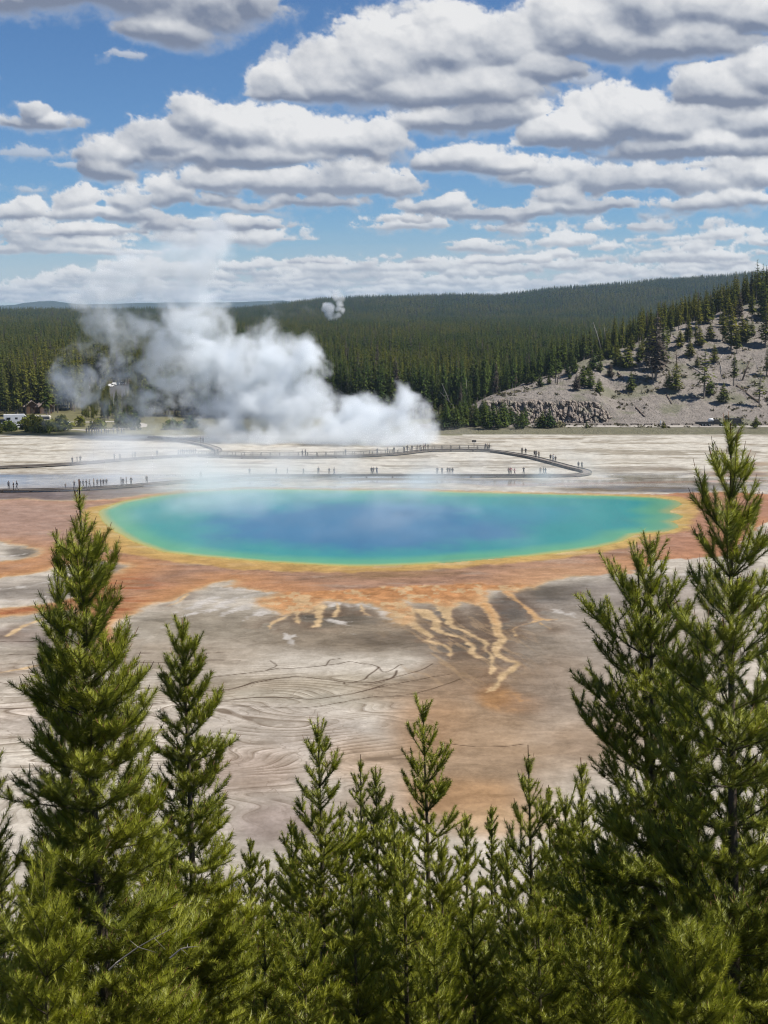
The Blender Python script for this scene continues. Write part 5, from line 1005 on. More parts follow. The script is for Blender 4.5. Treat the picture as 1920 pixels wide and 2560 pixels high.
for x, y, ps, t, l, f, lab in [
    (624, 1189, 'stand', 'grey', 'charcoal', RL, 'leftmost clear standing walker at the steamy end of the pool-rim boardwalk'), (691, 1188, 'walk', 'charcoal', 'black', SIDE_L, 'lone walker second from the steamy end of the pool-rim boardwalk'), (719, 1188, 'walk', 'navy', 'charcoal', SIDE_L, 'short walker third from the steamy end of the pool-rim boardwalk'),
    (759, 1188, 'walk', 'black', 'black', SIDE_L, 'walker with dark backpack in mid stride on the pool-rim boardwalk'), (796, 1188, 'stand', 'grey', 'grey', RL, 'pale hazy walker right of the one with the dark backpack'), (823, 1188, 'look', 'grey', 'tan', RL, 'walker with a pale hat, left one of a pair in light steam'), (835, 1188, 'walk', 'charcoal', 'denim', SIDE_R, 'striding walker, right one of a pair in light steam'),
    (929, 1188, 'stand', 'black', 'charcoal', RL, 'left walker of the dark trio over the middle of the pool'), (933.5, 1187, 'hips', 'charcoal', 'black', RL, 'middle walker of the dark trio over the middle of the pool'), (942, 1188, 'look', 'grey', 'denim', LR, 'right walker of the dark trio over the middle of the pool'),
    (1093, 1188, 'stand', 'charcoal', 'black', RL, 'leftmost of five walkers reflected in the wet rim'), (1105, 1187, 'stand', 'navy', 'charcoal', RL, 'second of five walkers reflected in the wet rim'), (1119, 1188, 'hips', 'black', 'black', RL, 'bulky third of five walkers reflected in the wet rim'), (1124.5, 1187, 'stand', 'grey', 'black', LR, 'fourth of five walkers reflected in the wet rim'), (1131, 1188, 'stand', 'black', 'denim', RL, 'rightmost of five walkers reflected in the wet rim'),
    (1272, 1188, 'stand', 'maroon', 'black', RL, 'walker in a dark red coat in the huddle beyond the pool'), (1277, 1187, 'hips', 'red', 'charcoal', RL, 'walker in a bright red top in the huddle beyond the pool'), (1286, 1188, 'walk', 'pink', 'maroon', SIDE_R, 'walker in a pink top at the right of the huddle'), (1309, 1188, 'look', 'black', 'black', LR, 'lone dark walker with raised arms right of the red huddle'),
    (1351, 1188, 'stand', 'tan', 'tan', RL, 'small pale walker left of the pair near the boardwalk bend'), (1358.5, 1187, 'walk', 'charcoal', 'black', SIDE_R, 'left one of the walking pair near the boardwalk bend'), (1363.5, 1188, 'walk', 'black', 'denim', SIDE_R, 'right one of the walking pair near the boardwalk bend'),
    (1446, 1172, 'stand', 'black', 'charcoal', RL, 'left one of the two standing on the tip of the boardwalk bend'), (1454.5, 1173, 'look', 'charcoal', 'black', RL, 'right one of the two standing on the tip of the boardwalk bend'),
    (1305, 1136, 'stand', 'black', 'black', RL, 'left one of the upper pair on the slanting boardwalk'), (1314, 1137, 'walk', 'charcoal', 'black', RL, 'right one of the upper pair on the slanting boardwalk'), (1336, 1143, 'hips', 'black', 'charcoal', RL, 'left one of three people halfway down the slanting boardwalk'), (1340, 1144, 'stand', 'navy', 'black', RL, 'middle one of three people halfway down the slanting boardwalk'), (1347, 1146, 'stand', 'tan', 'grey', RL, 'shorter right one of three people halfway down the slanting boardwalk'),
    (1376, 1154, 'walk', 'black', 'black', RL, 'left and tallest of the lower trio on the slanting boardwalk'), (1383, 1155, 'stand', 'white', 'denim', RL, 'pale-topped middle one of the lower trio on the slanting boardwalk'), (1388.5, 1157, 'walk', 'charcoal', 'charcoal', RL, 'right one of the lower trio on the slanting boardwalk'),
]: person(x, y, ps, t, l, lab, NEAR, face=f)
BACK = 'people on the railed boardwalk in front of the steam'
for x, y, ps, t, l, lab in [
    (756, 1142, 'stand', 'charcoal', 'black', 'left one of the dark pair at the middle of the railing'), (764, 1142, 'look', 'black', 'black', 'right one of the dark pair at the middle of the railing'), (864, 1140, 'stand', 'grey', 'grey', 'single pale figure fading into steam behind the railing'), (943, 1137, 'hips', 'charcoal', 'navy', 'figure at the start of the railing rise, bent a little to one side'),
    (969, 1136, 'stand', 'grey', 'charcoal', 'grey figure second at the railing rise'), (985, 1135, 'stand', 'black', 'black', 'dark solitary figure at the railing rise'), (1010, 1132, 'stand', 'grey', 'charcoal', 'left one of a grey pair near the top of the railing rise'), (1018, 1131, 'walk', 'charcoal', 'grey', 'right one of a grey pair near the top of the railing rise'), (1030, 1130, 'walk', 'black', 'charcoal', 'walker just below the lookout group at the railing'),
    (1043, 1128, 'stand', 'black', 'black', 'leftmost of the lookout group at the corner of the railing'), (1050, 1127, 'look', 'charcoal', 'denim', 'second of the lookout group at the corner of the railing'), (1060, 1126, 'stand', 'maroon', 'black', 'third of the lookout group at the corner of the railing'), (1064, 1126, 'hips', 'black', 'charcoal', 'fourth of the lookout group at the corner of the railing'), (1070, 1126, 'stand', 'navy', 'black', 'rightmost of the lookout group at the corner of the railing'),
    (1214, 1125, 'stand', 'charcoal', 'black', 'left one of the trio at the right end of the railing'), (1219, 1126, 'look', 'tan', 'charcoal', 'light-topped middle one of the trio at the right end of the railing'), (1223, 1126, 'stand', 'black', 'black', 'right one of the trio at the right end of the railing'),
    (537, 1139, 'stand', 'black', 'black', 'left one of the dark pair at the steamy end of the railing'), (544, 1139, 'hips', 'black', 'charcoal', 'right one of the dark pair at the steamy end of the railing'),
]: person(x, y, ps, t, l, lab, BACK)
for x, y, ps, t, l, lab in [
    (22, 1224, 'stand', 'grey', 'charcoal', 'leftmost of the clear trio at the left end of the near boardwalk'), (34, 1225, 'hips', 'black', 'black', 'dark middle one of the clear trio at the left end of the near boardwalk'), (43, 1225, 'walk', 'charcoal', 'grey', 'right one of the clear trio at the left end of the near boardwalk'),
    (164, 1223, 'stand', 'tan', 'grey', 'child-sized faint figure left of the tall pine leader'), (186, 1222, 'look', 'charcoal', 'navy', 'figure with an arm bent right beside the tall pine leader'),
    (303, 1215, 'stand', 'grey', 'charcoal', 'left one of a hazy pair right of the tall pine leader'), (308, 1215, 'stand', 'charcoal', 'grey', 'right one of a hazy pair right of the tall pine leader'), (316, 1214, 'stand', 'grey', 'grey', 'short faint figure between the hazy pair and the hazy strider'), (328, 1213, 'hips', 'charcoal', 'black', 'taller hazy figure with spread elbows on the left boardwalk'), (367, 1210, 'walk', 'grey', 'charcoal', 'hazy lone strider at the brink of the thick mist'), (502, 1199, 'stand', 'grey', 'grey', 'ghostly figure nearly lost in the mist above the pool'),
]: person(x, y, ps, t, l, lab, 'people on the left part of the near boardwalk', k=.72 if 'child' in lab else 1)
for i in range(9): person(200 + i * 8.5 + prng.uniform(-2, 2), 1221 - i * .6, prng.choice(['stand', 'hips', 'walk']), prng.choice(['grey', 'charcoal', 'tan']), prng.choice(['grey', 'charcoal']), 'figure almost dissolved in the mist on the left near boardwalk', 'crowd veiled by mist')
for x, y, ps, t, l, lab in [
    (181, 1160, 'stand', 'grey', 'grey', 'faint left one of three on the left boardwalk branch'), (193, 1158, 'stand', 'charcoal', 'grey', 'middle one of three on the left boardwalk branch'), (201, 1157, 'hips', 'black', 'black', 'darkest right one of three on the left boardwalk branch'), (286, 1151, 'look', 'charcoal', 'charcoal', 'figure bent over beside the broad dark one on the left branch'), (300, 1150, 'hips', 'black', 'black', 'broad dark figure in the middle of the left branch'),
    (331, 1147, 'stand', 'grey', 'grey', 'left one of a pale pair on the left branch near the steam'), (338, 1146, 'stand', 'grey', 'charcoal', 'right one of a pale pair on the left branch near the steam'), (393, 1143, 'stand', 'charcoal', 'black', 'single upright figure on the left branch before the steam crowd'),
    (502, 1109, 'stand', 'black', 'black', 'left one of two on the short far boardwalk branch'), (508, 1110, 'stand', 'charcoal', 'black', 'right one of two on the short far boardwalk branch'),
]: person(x, y, ps, t, l, lab, 'people on the far boardwalk branches')
for i in range(9): person(446 + i * 5.4, 1140 - .2 * i, prng.choice(['stand', 'hips', 'walk']), prng.choice(['grey', 'charcoal', 'black']), prng.choice(['grey', 'charcoal']), 'figure in the tight crowd where the boardwalks meet in the steam', 'crowd at the boardwalk junction')
for i in range(16): person(216 + i * 6.3 + prng.uniform(-2, 2), 1086 + prng.uniform(-3, 2), prng.choice(['stand', 'hips', 'stand', 'walk']), prng.choice(['black', 'charcoal', 'white', 'navy', 'tan']), prng.choice(['black', 'charcoal', 'denim']), 'tiny waiting visitor among the crowd at the edge of the picnic ground', 'crowd at the picnic ground', z=0.0)
# ---------------------------------------------------------------- vehicles
GLASS = plain('dark_window', (.015, .018, .022), .15, .1, 2, 0, .6); TYRE = plain('tyre', (.018, .018, .018), .8, .1, 4); HUB = plain('wheel_rim', (.35, .35, .36), .35, .1, 4, .8)
PAINT = {k: plain(k + '_paint', c, .35, .05, 1.0, 0, .55) for k, c in dict(white=(.72, .72, .71), black=(.02, .02, .022), grey=(.16, .165, .17), silver=(.42, .43, .44), red=(.22, .03, .025), blue=(.05, .09, .18), cream=(.60, .55, .46)).items()}
def vehicle(kind, paint, loc, rz, label, cat, group):
    root = empty({'car': 'parked_car', 'pickup': 'pickup_truck', 'van': 'parked_van', 'camper': 'camper_van', 'bus': 'tour_bus', 'trailer': 'flatbed_trailer'}[kind], loc, rz); tag(root, label, cat, group); P = PAINT[paint]; b = MB(); g = MB(); wh = []
    if kind == 'car':
        b.prism([(-2.2, .35), (-2.25, .75), (-1.5, .95), (-.9, 1.42), (.9, 1.46), (1.7, .98), (2.2, .85), (2.2, .35)], 1.78); wh = [(-1.35, .34), (1.35, .34)]
        g.prism([(-1.38, .98), (-.86, 1.36), (.84, 1.40), (1.5, 1.0)], 1.80)
    elif kind == 'pickup':
        b.prism([(-2.75, .5), (-2.75, 1.15), (-.5, 1.15), (-.5, .5)], 1.85); b.prism([(-.5, .5), (-.5, 1.15), (-.35, 1.85), (.9, 1.88), (1.45, 1.2), (2.6, 1.1), (2.7, .5)], 1.86); wh = [(-1.7, .42), (1.75, .42)]; g.prism([(-.30, 1.22), (-.22, 1.76), (.82, 1.80), (1.28, 1.22)], 1.88)
    elif kind == 'van':
        b.prism([(-2.6, .35), (-2.6, 2.0), (-2.4, 2.15), (1.4, 2.15), (2.1, 1.2), (2.6, 1.05), (2.6, .35)], 1.95); wh = [(-1.6, .36), (1.7, .36)]; g.prism([(-2.2, 1.3), (-2.2, 1.9), (1.3, 1.9), (1.75, 1.3)], 1.97)
    elif kind == 'camper':
        b.prism([(-3.2, .5), (-3.2, 3.05), (2.9, 3.1), (3.25, 2.5), (2.6, 2.1), (2.9, 1.35), (3.9, 1.2), (3.95, .5)], 2.3); wh = [(-1.9, .42), (2.9, .42)]; g.prism([(-2.4, 1.5), (-2.4, 2.2), (-1.2, 2.2), (-1.2, 1.5)], 2.32); g.prism([(.1, 1.6), (.1, 2.2), (.9, 2.2), (.9, 1.6)], 2.32); g.prism([(2.1, 1.4), (2.2, 2.0), (2.5, 2.0), (2.8, 1.4)], 2.32)
    elif kind == 'bus':
        b.prism([(-5.5, .4), (-5.5, 3.1), (-5.2, 3.3), (5.2, 3.3), (5.6, 2.6), (5.6, .4)], 2.5); wh = [(-3.4, .5), (3.6, .5)]; g.prism([(-5.0, 1.7), (-5.0, 2.7), (5.2, 2.7), (5.4, 1.7)], 2.52)
    elif kind == 'trailer':
        b.prism([(-2.4, .6), (-2.4, 1.2), (2.2, 1.2), (2.2, .6)], 1.9); b.prism([(2.2, .6), (2.2, .75), (3.3, .7), (3.3, .6)], .2); wh = [(-.5, .36), (.4, .36)]
    b.build('body', P, root)
    if g.v: g.build('window', GLASS, root)
    for x, r in wh:
        for s in (-1, 1):
            w_ = MB(); wd = {'camper': 1.05, 'bus': 1.16}.get(kind, .86); w_.tube([(x, s * (wd - .1), r), (x, s * (wd + .08), r)], r, 12); wo = w_.build('wheel', TYRE, root); h = MB(); h.tube([(x, s * (wd + .06), r), (x, s * (wd + .10), r)], r * .6, 10); h.build('rim', HUB, wo)
    return root
LOT = 'vehicles in the car park'
for kind, pt, x, y, rz, lab, cat in [
    ('camper', 'white', 37, 1061, .25, 'white camper van with a cab-over front in the car park', 'camper van'), ('pickup', 'black', 4, 1064, .2, 'dark pickup beside the white camper van at the left edge', 'pickup truck'), ('car', 'white', 30, 1072, 1.2, 'white car parked in front of the camper van', 'car'), ('car', 'silver', 43, 1073, 1.2, 'silver car next to the white one in front of the camper van', 'car'), ('car', 'red', 6, 1076, 1.1, 'dark red car half hidden at the left edge', 'car'),
    ('pickup', 'silver', 20, 1067, .4, 'silver pickup between the camper van and the front cars', 'pickup truck'), ('bus', 'cream', 90, 1056, .06, 'long white bus behind the roadside bushes below the cabins', 'bus'), ('car', 'white', 97, 1066, .1, 'white car in front of the long bus', 'car'), ('car', 'white', 163, 1066, .2, 'pale car alone right of the bus near the picnic ground', 'car')]:
    p = G(x, y); vo = vehicle(kind, pt, p, rz, lab, cat, LOT)
    if kind == 'bus': vo.scale = (.8, .9, .66)
for kind, pt, x, y, rz, lab in [('car', 'white', 276, 968, 1.35, 'leftmost of three white cars at the upper pull-out'), ('car', 'white', 288, 964, 1.35, 'middle of three white cars at the upper pull-out'), ('car', 'white', 302, 962, 1.1, 'rightmost of three white cars at the upper pull-out'), ('van', 'white', 214, 976, .3, 'white van left of the upper pull-out among trees'), ('car', 'grey', 257, 970, 1.3, 'grey car just left of the three white ones'), ('car', 'white', 152, 980, .6, 'white car glimpsed deep in the forest'), ('car', 'white', 362, 1022, .3, 'white car in the haze below the upper pull-out'), ('car', 'silver', 371, 1026, .3, 'silver car in the haze beside the lower white one'), ('car', 'silver', 256, 977, 1.3, 'silver car lower down behind the small trees of the pull-out')]:
    p = G(x, y); vehicle(kind, pt, p, rz, lab, 'van' if kind == 'van' else 'car', 'vehicles at the upper pull-out')
RG = 'vehicles stopped on the road under the hill'
def on_road(x, Y): return ((x - CX) / F * Y * CP, Y, 1.24)
vehicle('trailer', 'black', on_road(1769, 411), 0.0, 'black trailer hitched behind the pickup on the hill road', 'trailer', RG); tk = vehicle('pickup', 'black', on_road(1797, 411), 0.0, 'black pickup with a white load on the hill road', 'pickup truck', RG)
lm = MB(); lm.tube([(-1.9, 0, 1.2), (-1.5, 0, 1.75), (-.8, 0, 1.8), (-.5, 0, 1.25)], [.25, .55, .5, .3], 8); tag(lm.build('covered_load', PAINT['white'], None, loc=tuple(tk.location), smooth=True), 'white tarped load on the bed of the black pickup', 'load')
vehicle('van', 'black', on_road(1846, 412), 0.0, 'black boxy off-road car at the right on the hill road', 'car', RG)
# ---------------------------------------------------------------- cabins, road, rails, sign, logs
CABW = plain('brown_log_wall', (.13, .075, .045), .9, .3, 2); ROOFM = plain('pale_shingle_roof', (.40, .32, .28), .9, .2, 2)
for x, y, w_, lab in [(69, 1049, 4.4, 'brown cabin with two pale gables left of the other cabin'), (104, 1046, 4.0, 'brown cabin with a single slanting pale roof on the right')]:
    Y = 476; X = (x - CX) / F * Y * CP; root = empty('log_cabin', (X, Y, 0), .35); tag(root, lab, 'cabin', 'log cabins by the car park'); b = MB(); b.prism([(-w_ / 2, 0), (-w_ / 2, 2.6), (0, 4.2), (w_ / 2, 2.6), (w_ / 2, 0)], 4.2); b.build('wall', CABW, root)
    r = MB(); r.add([(-w_ / 2 - .5, -2.6, 2.35), (0, -2.6, 4.45), (0, 2.6, 4.45), (-w_ / 2 - .5, 2.6, 2.35), (w_ / 2 + .5, -2.6, 2.35), (w_ / 2 + .5, 2.6, 2.35), (-w_ / 2 - .5, -2.6, 2.2), (0, -2.6, 4.28), (0, 2.6, 4.28), (-w_ / 2 - .5, 2.6, 2.2), (w_ / 2 + .5, -2.6, 2.2), (w_ / 2 + .5, 2.6, 2.2)], [(0, 1, 2, 3), (1, 4, 5, 2), (9, 8, 7, 6), (8, 11, 10, 7), (0, 6, 7, 1), (1, 7, 10, 4), (3, 2, 8, 9), (2, 5, 11, 8), (0, 3, 9, 6), (4, 10, 11, 5)]); r.build('roof', ROOFM, root)
    d = MB(); d.box((0, -2.12, 1.05), (1.0, .08, 2.1)); d.build('door', plain('dark_door', (.05, .035, .025)), root)
    if 'two' in lab: r2 = MB(); r2.prism([(-1.6, 2.2), (0, 3.7), (1.6, 2.2)], 1.6); r2.build('gable', ROOFM, root, loc=(w_ / 2 + .2, -1.6, 0))
ROADM = plain('pale_gravel_road', (.36, .33, .29), 1.0, .18, .8, 0, 0)
def strip(name, pts, w_, zf, mat):
    W = np.array(pts, float); T = np.gradient(W, axis=0); T /= np.linalg.norm(T, axis=1, keepdims=True); Nn = np.stack([-T[:, 1], T[:, 0]], 1); v = []
    for s in (-1, 1): v += [(*(a + n_ * s * w_ / 2), zf(*(a + n_ * s * w_ / 2))) for a, n_ in zip(W, Nn)]
    n = len(W); f = [(i, i + 1, n + i + 1, n + i) for i in range(n - 1)]; return tag(mesh_obj(name, v, f, mat), kind='structure')
strip('road', [(x, 409.5 + 1.0 * math.sin(x / 40)) for x in np.arange(38, 175, 3.0)], 5.6, lambda a, b: 1.235, ROADM)
strip('path', [G(x, y)[:2] for x, y in smooth_line([(60, 1058), (150, 1056), (230, 1055), (300, 1054), (350, 1060), (352, 1068)], 6)], 3.4, lambda a, b: .03, ROADM)
strip('path', [G(x, y)[:2] for x, y in smooth_line([(352, 1068), (300, 1072), (230, 1076), (180, 1074), (120, 1078)], 6)], 2.6, lambda a, b: .034, ROADM)
strip('road', [G(x, y)[:2] for x, y in smooth_line([(352, 954), (330, 957), (306, 962), (296, 972), (290, 985), (284, 1000), (276, 1012)], 6)], 9.0, lambda a, b: .05, plain('grey_asphalt', (.10, .10, .10), 1.0, .12, .5, 0, 0))
strip('road', [G(x, y)[:2] for x, y in smooth_line([(-40, 1070), (20, 1068), (80, 1065), (130, 1062)], 6)], 16, lambda a, b: .04, plain('grey_asphalt', (.10, .10, .10), 1.0, .12, .5, 0, 0))
for i, x in enumerate(np.linspace(1352, 1905, 17)):
    m = MB(); m.tube([(-1.25, 0, .42), (1.25, 0, .42)], .16, 7); m.box((-1.0, 0, .15), (.25, .3, .3)); m.box((1.0, 0, .15), (.25, .3, .3)); p = on_road(x, 413.2); tag(m.build('log_barrier', DARKWOOD, None, loc=(p[0], p[1], 1.2)), 'low dark log barrier in the row along the hill road', 'log barrier', 'log barriers along the road')
m = MB(); m.tube([(0, 0, 0), (0, 0, 1.0), (0, 0, 1.55)], [.22, .18, .05], 8); p = on_road(1660, 413.8); tag(m.build('marker_post', PAINT['white'], None, loc=(p[0], p[1], 1.2)), 'small white pointed marker post beside the hill road', 'post')
root = empty('information_sign', G(1185, 1118)); tag(root, 'small dark information sign on a post behind the railing', 'sign'); m = MB(); m.box((0, 0, .75), (.14, .14, 1.5)); m.build('post', DARKWOOD, root); m = MB(); m.box((0, -.05, 1.55), (1.1, .10, .55)); m.build('panel', DARKWOOD, root)
def log_on(pts, r, label, name='fallen_log', lift=.15, mat=None, group='fallen logs on the pale hillside'):
    P = [Vector(on_hill(1100 + x / 2.023, 650 + y / 2.023)) for x, y in pts]; c = P[0].copy(); m = MB(); m.tube([p - c + Vector((0, 0, lift)) for p in P], [r * (1 - .4 * i / len(P)) for i in range(len(P))], 6); a = P[0] - c; b = P[-1] - c
    for k in range(3): t = .3 + .22 * k; q = a.lerp(b, t) + Vector((0, 0, lift)); m.tube([q, q + Vector((.5 * (-1) ** k, -.3, .6))], [r * .35, r * .1], 4)
    tag(m.build(name, mat or DEADWOOD, None, loc=tuple(c), smooth=True), label, 'log', group)
BROWNLOG = plain('brown_log', (.15, .11, .085), .9, .3, 3)
for pts, r, lab, mt in [([(1180, 388), (1270, 455)], .28, 'pale log lying slantwise under the crest', None), ([(1245, 380), (1262, 432)], .24, 'bleached upright log stub among the crest logs', None), ([(1250, 530), (1322, 578)], .26, 'grey log in the middle of the right slope', None), ([(1405, 518), (1432, 482)], .26, 'white log sticking up beside the rounded conifer', None), ([(1415, 520), (1430, 585)], .14, 'thin pale stick leaning under the white log', None),
                        ([(1500, 640), (1612, 722)], .34, 'big brown log slanting down the lower right slope', BROWNLOG), ([(1556, 642), (1602, 624)], .26, 'short white log lying near the right edge', None), ([(1588, 505), (1608, 552)], .2, 'bleached log leaning high at the right edge', None), ([(990, 750), (1036, 796)], .2, 'dark thin log low on the slope right of the rock face', BROWNLOG), ([(1138, 668), (1172, 732)], .2, 'brown log pointing downhill below the broad bright conifer', BROWNLOG), ([(898, 570), (932, 612)], .18, 'short grey log above the right end of the rock face', BROWNLOG), ([(465, 640), (512, 608)], .2, 'pale log at the top left end of the rock face', None), ([(985, 620), (1090, 600)], .16, 'thin dark log under the tallest ragged conifer', BROWNLOG), ([(1260, 695), (1335, 702)], .16, 'dark log at the foot of the gaunt conifer', BROWNLOG)]: log_on(pts, r, lab, mat=mt)
def snag(x, y, x2, y2, Yd, r, label, twigs=5, mat=None):
    a = Vector(at(x, y, Yd)); b = Vector(at(x2, y2, Yd)); m = MB(); d = b - a; m.tube([Vector((0, 0, -.4)), d * .5, d], [r, r * .75, r * .25], 6); rg = random.Random(int(x))
    for k in range(twigs): q = d * rg.uniform(.35, .95); L = rg.uniform(.8, 2.2); an = rg.uniform(0, 6.28); m.tube([q, q + Vector((math.cos(an) * L, math.sin(an) * L * .6, rg.uniform(-.2, 1.0)))], [r * .35, r * .06], 4)
    tag(m.build('dead_tree', mat or DEADWOOD, None, loc=tuple(a), smooth=True), label, 'dead tree')
snag(1503, 870, 1483, 805, 476, .2, 'tall pale leaning dead trunk standing on the crest', 3); snag(1513, 846, 1511, 818, 474, .14, 'short grey dead spike beside the leaning trunk', 1)
p = on_hill(1854, 952); snag(1854, 952, 1876, 900, p[1], .3, 'dark dead curved tree with bare forked limbs', 9, BROWNLOG); p = on_hill(1693, 930); snag(1693, 930, 1690, 868, p[1], .2, 'bare reddish dead tree with many twigs in mid slope', 14, BROWNLOG); p = on_hill(1634, 952); snag(1634, 952, 1622, 880, p[1], .22, 'grey bare tree leaning on the tallest ragged conifer', 12)
p = on_hill(1392, 962); snag(1392, 962, 1398, 930, p[1], .2, 'crooked dark stump tree above the rock face', 5, BROWNLOG)
for x, y, x2, y2, lab in [(1140, 1020, 1100, 980, 'left one of the pale trunks leaning at the forest edge by the thicket'), (1128, 1012, 1104, 958, 'right one of the pale trunks leaning at the forest edge by the thicket'), (1168, 1006, 1166, 950, 'upright bare trunk at the forest edge by the thicket')]: snag(x, y, x2, y2, 440, .13, lab, 2)
# bushes by the road and the car park
BUSHM = CONIFER
def bush(x, Y, w_, h, label, group, seed, paint=None):
    rg = np.random.default_rng(seed); n = 420; a = rg.uniform(0, 6.28, n); u = rg.random(n) ** .5; zz = rg.random(n); rr = w_ / 2 * np.sqrt(np.clip(1 - (zz - .35) ** 2 * 1.6, .1, 1)) * u
    lob = 1 + .35 * np.sin(a * 3 + seed); p = np.stack([np.cos(a) * rr * lob, np.sin(a) * rr * lob, zz * h * (1 - .35 * u)], 1); s = .10 * w_ * rg.uniform(.5, 1.2, (n, 1)); v = np.stack([p + rg.normal(0, 1, (n, 3)) * s, p + rg.normal(0, 1, (n, 3)) * s, p + rg.normal(0, 1, (n, 3)) * s], 1).reshape(-1, 3)
    v[:, 2] = np.maximum(v[:, 2], 0); X = (x - CX) / F * Y * CP; z = max(0.0, float(hill_z(np.array([X]), np.array([Y]))[0])) if X > 10 else 0.0
    root = empty('bush', (X, Y, z)); tag(root, label, 'bush', group); mesh_obj('foliage', v, np.arange(3 * n).reshape(-1, 3), paint or BUSHM, root, attrs={'tint': np.repeat(np.clip(rg.normal(.55, .25, n), 0, 1), 3)}); st, sq = prisms([(0, 0, 0, rg.normal(0, .15) * w_, 0, h * .6, .06, .02), (0, 0, 0, -.2 * w_, .1, h * .5, .05, .02)], 4); mesh_obj('stem', st, sq, PALEBARK, root)
OLIVE = plain('pale_olive_leaves', (.22, .20, .10), .9, .3, 2)
bush(1360, 407, 4.0, 3.4, 'pale olive round bush at the left end of the hill road', 'bushes by the road', 1, OLIVE); bush(1405, 407, 2.6, 1.8, 'lower pale bush beside the round olive one', 'bushes by the road', 2, OLIVE)
for i, x in enumerate([-20, 8, 50, 60, 70, 80, 90, 100, 112, 124, 138, 150]): bush(x + frng.uniform(-4, 4), 402 + (i * 7 % 16), frng.uniform(3.0, 5.0), frng.uniform(2.8, 5.0), 'dark green bush in the hedge in front of the car park', 'hedge bushes by the car park', 10 + i)
for x, Y, w_, h, lab in [(192, 424, 3.0, 3.6, 'lone rounded bush left on the picnic ground'), (238, 416, 4.6, 3.2, 'wide greyish bush in the middle of the picnic ground'), (298, 418, 4.4, 5.0, 'tall round bush in front of the picnic ground crowd'), (330, 412, 3.4, 5.6, 'upright bush at the right of the picnic ground crowd'), (424, 414, 4.8, 3.0, 'low bush where the far boardwalk begins'), (470, 420, 5.0, 3.2, 'bush veiled by steam left of the junction')]: bush(x, Y, w_, h, lab, 'bushes on the picnic ground', int(x))
# ---------------------------------------------------------------- steam: density grids inside the objects themselves
def steam_volume(name, label, lo, hi, step, dens_fn, strength, colour=(1, 1, 1), aniso=.0):
    lo, hi = np.array(lo, float), np.array(hi, float); n = np.maximum(2, np.round((hi - lo) / step).astype(int)); ax = [np.linspace(lo[i], hi[i], n[i]) for i in range(3)]
    Xg, Yg, Zg = np.meshgrid(*ax, indexing='ij'); D = dens_fn(Xg, Yg, Zg).astype(np.float32)
    keep = D.reshape(-1)
    me = bpy.data.meshes.new(name); N = keep.size; me.vertices.add(N); me.vertices.foreach_set('co', np.stack([Xg, Yg, Zg], -1).astype(np.float32).ravel()); a = me.attributes.new('amount', 'FLOAT', 'POINT'); a.data.foreach_set('value', keep)
    o = bpy.data.objects.new(name, me); COL.objects.link(o); tag(o, label, None, None, 'stuff')
    g = bpy.data.node_groups.new(name, 'GeometryNodeTree'); g.interface.new_socket('Geometry', in_out='INPUT', socket_type='NodeSocketGeometry'); g.interface.new_socket('Geometry', in_out='OUTPUT', socket_type='NodeSocketGeometry')
    N_ = g.nodes.new; L = g.links.new; gi = N_('NodeGroupInput'); go = N_('NodeGroupOutput'); vc = N_('GeometryNodeVolumeCube'); vc.inputs['Min'].default_value = tuple(lo); vc.inputs['Max'].default_value = tuple(hi)
    for k, q in zip(('Resolution X', 'Resolution Y', 'Resolution Z'), n): vc.inputs[k].default_value = int(q)
    # look the stored amount up by grid position
    pos = N_('GeometryNodeInputPosition'); sep = N_('ShaderNodeSeparateXYZ'); L(pos.outputs[0], sep.inputs[0])
    def ma(op, a_, b_=0.0):
        q = N_('ShaderNodeMath'); q.operation = op
        for i, v in enumerate((a_, b_)):
            if hasattr(v, 'links'): L(v, q.inputs[i])
            else: q.inputs[i].default_value = v
        return q.outputs[0]
    idx = []
    for i in range(3):
        t = ma('MULTIPLY', ma('SUBTRACT', sep.outputs[i], lo[i]), (n[i] - 1) / (hi[i] - lo[i])); t = ma('ROUND', t); t = ma('MINIMUM', ma('MAXIMUM', t, 0.0), float(n[i] - 1)); idx.append(t)
    # whole numbers above 2^24 do not fit a float: keep the product small
    k1 = ma('ADD', ma('MULTIPLY', idx[0], float(n[1])), idx[1]); k2 = ma('ADD', ma('MULTIPLY', k1, float(n[2])), idx[2]); fi = N_('FunctionNodeFloatToInt'); fi.rounding_mode = 'ROUND'; L(k2, fi.inputs[0])
    na = N_('GeometryNodeInputNamedAttribute'); na.data_type = 'FLOAT'; na.inputs[0].default_value = 'amount'; si = N_('GeometryNodeSampleIndex'); si.data_type = 'FLOAT'; si.domain = 'POINT'; L(gi.outputs[0], si.inputs['Geometry']); L(na.outputs[0], si.inputs['Value']); L(fi.outputs[0], si.inputs['Index'])
    L(si.outputs[0], vc.inputs['Density']); sm = N_('GeometryNodeSetMaterial'); L(vc.outputs[0], sm.inputs[0])
    t = NT(name + '_vapour'); va = t.attr('density').outputs['Fac']; pv = t.n('VolumePrincipled'); pv.inputs['Color'].default_value = (*colour, 1); pv.inputs['Anisotropy'].default_value = aniso; pv.inputs['Density Attribute'].default_value = ''; t.set(pv.inputs['Density'], t.math('MULTIPLY', va, strength)); t.t.links.new(pv.outputs[0], t.out.inputs['Volume']); t.m.cycles.volume_sampling = 'DISTANCE'
    sm.inputs['Material'].default_value = t.m; L(sm.outputs[0], go.inputs[0]); me.materials.append(t.m)
    md = o.modifiers.new(name, 'NODES'); md.node_group = g; return o
YS = 378.0
def puff(x, y, r, w, Y=YS, ry=None): p = at(x, y, Y); k = Y / F; return (p[0], Y, p[2], r * k, (ry or r) * k, w)
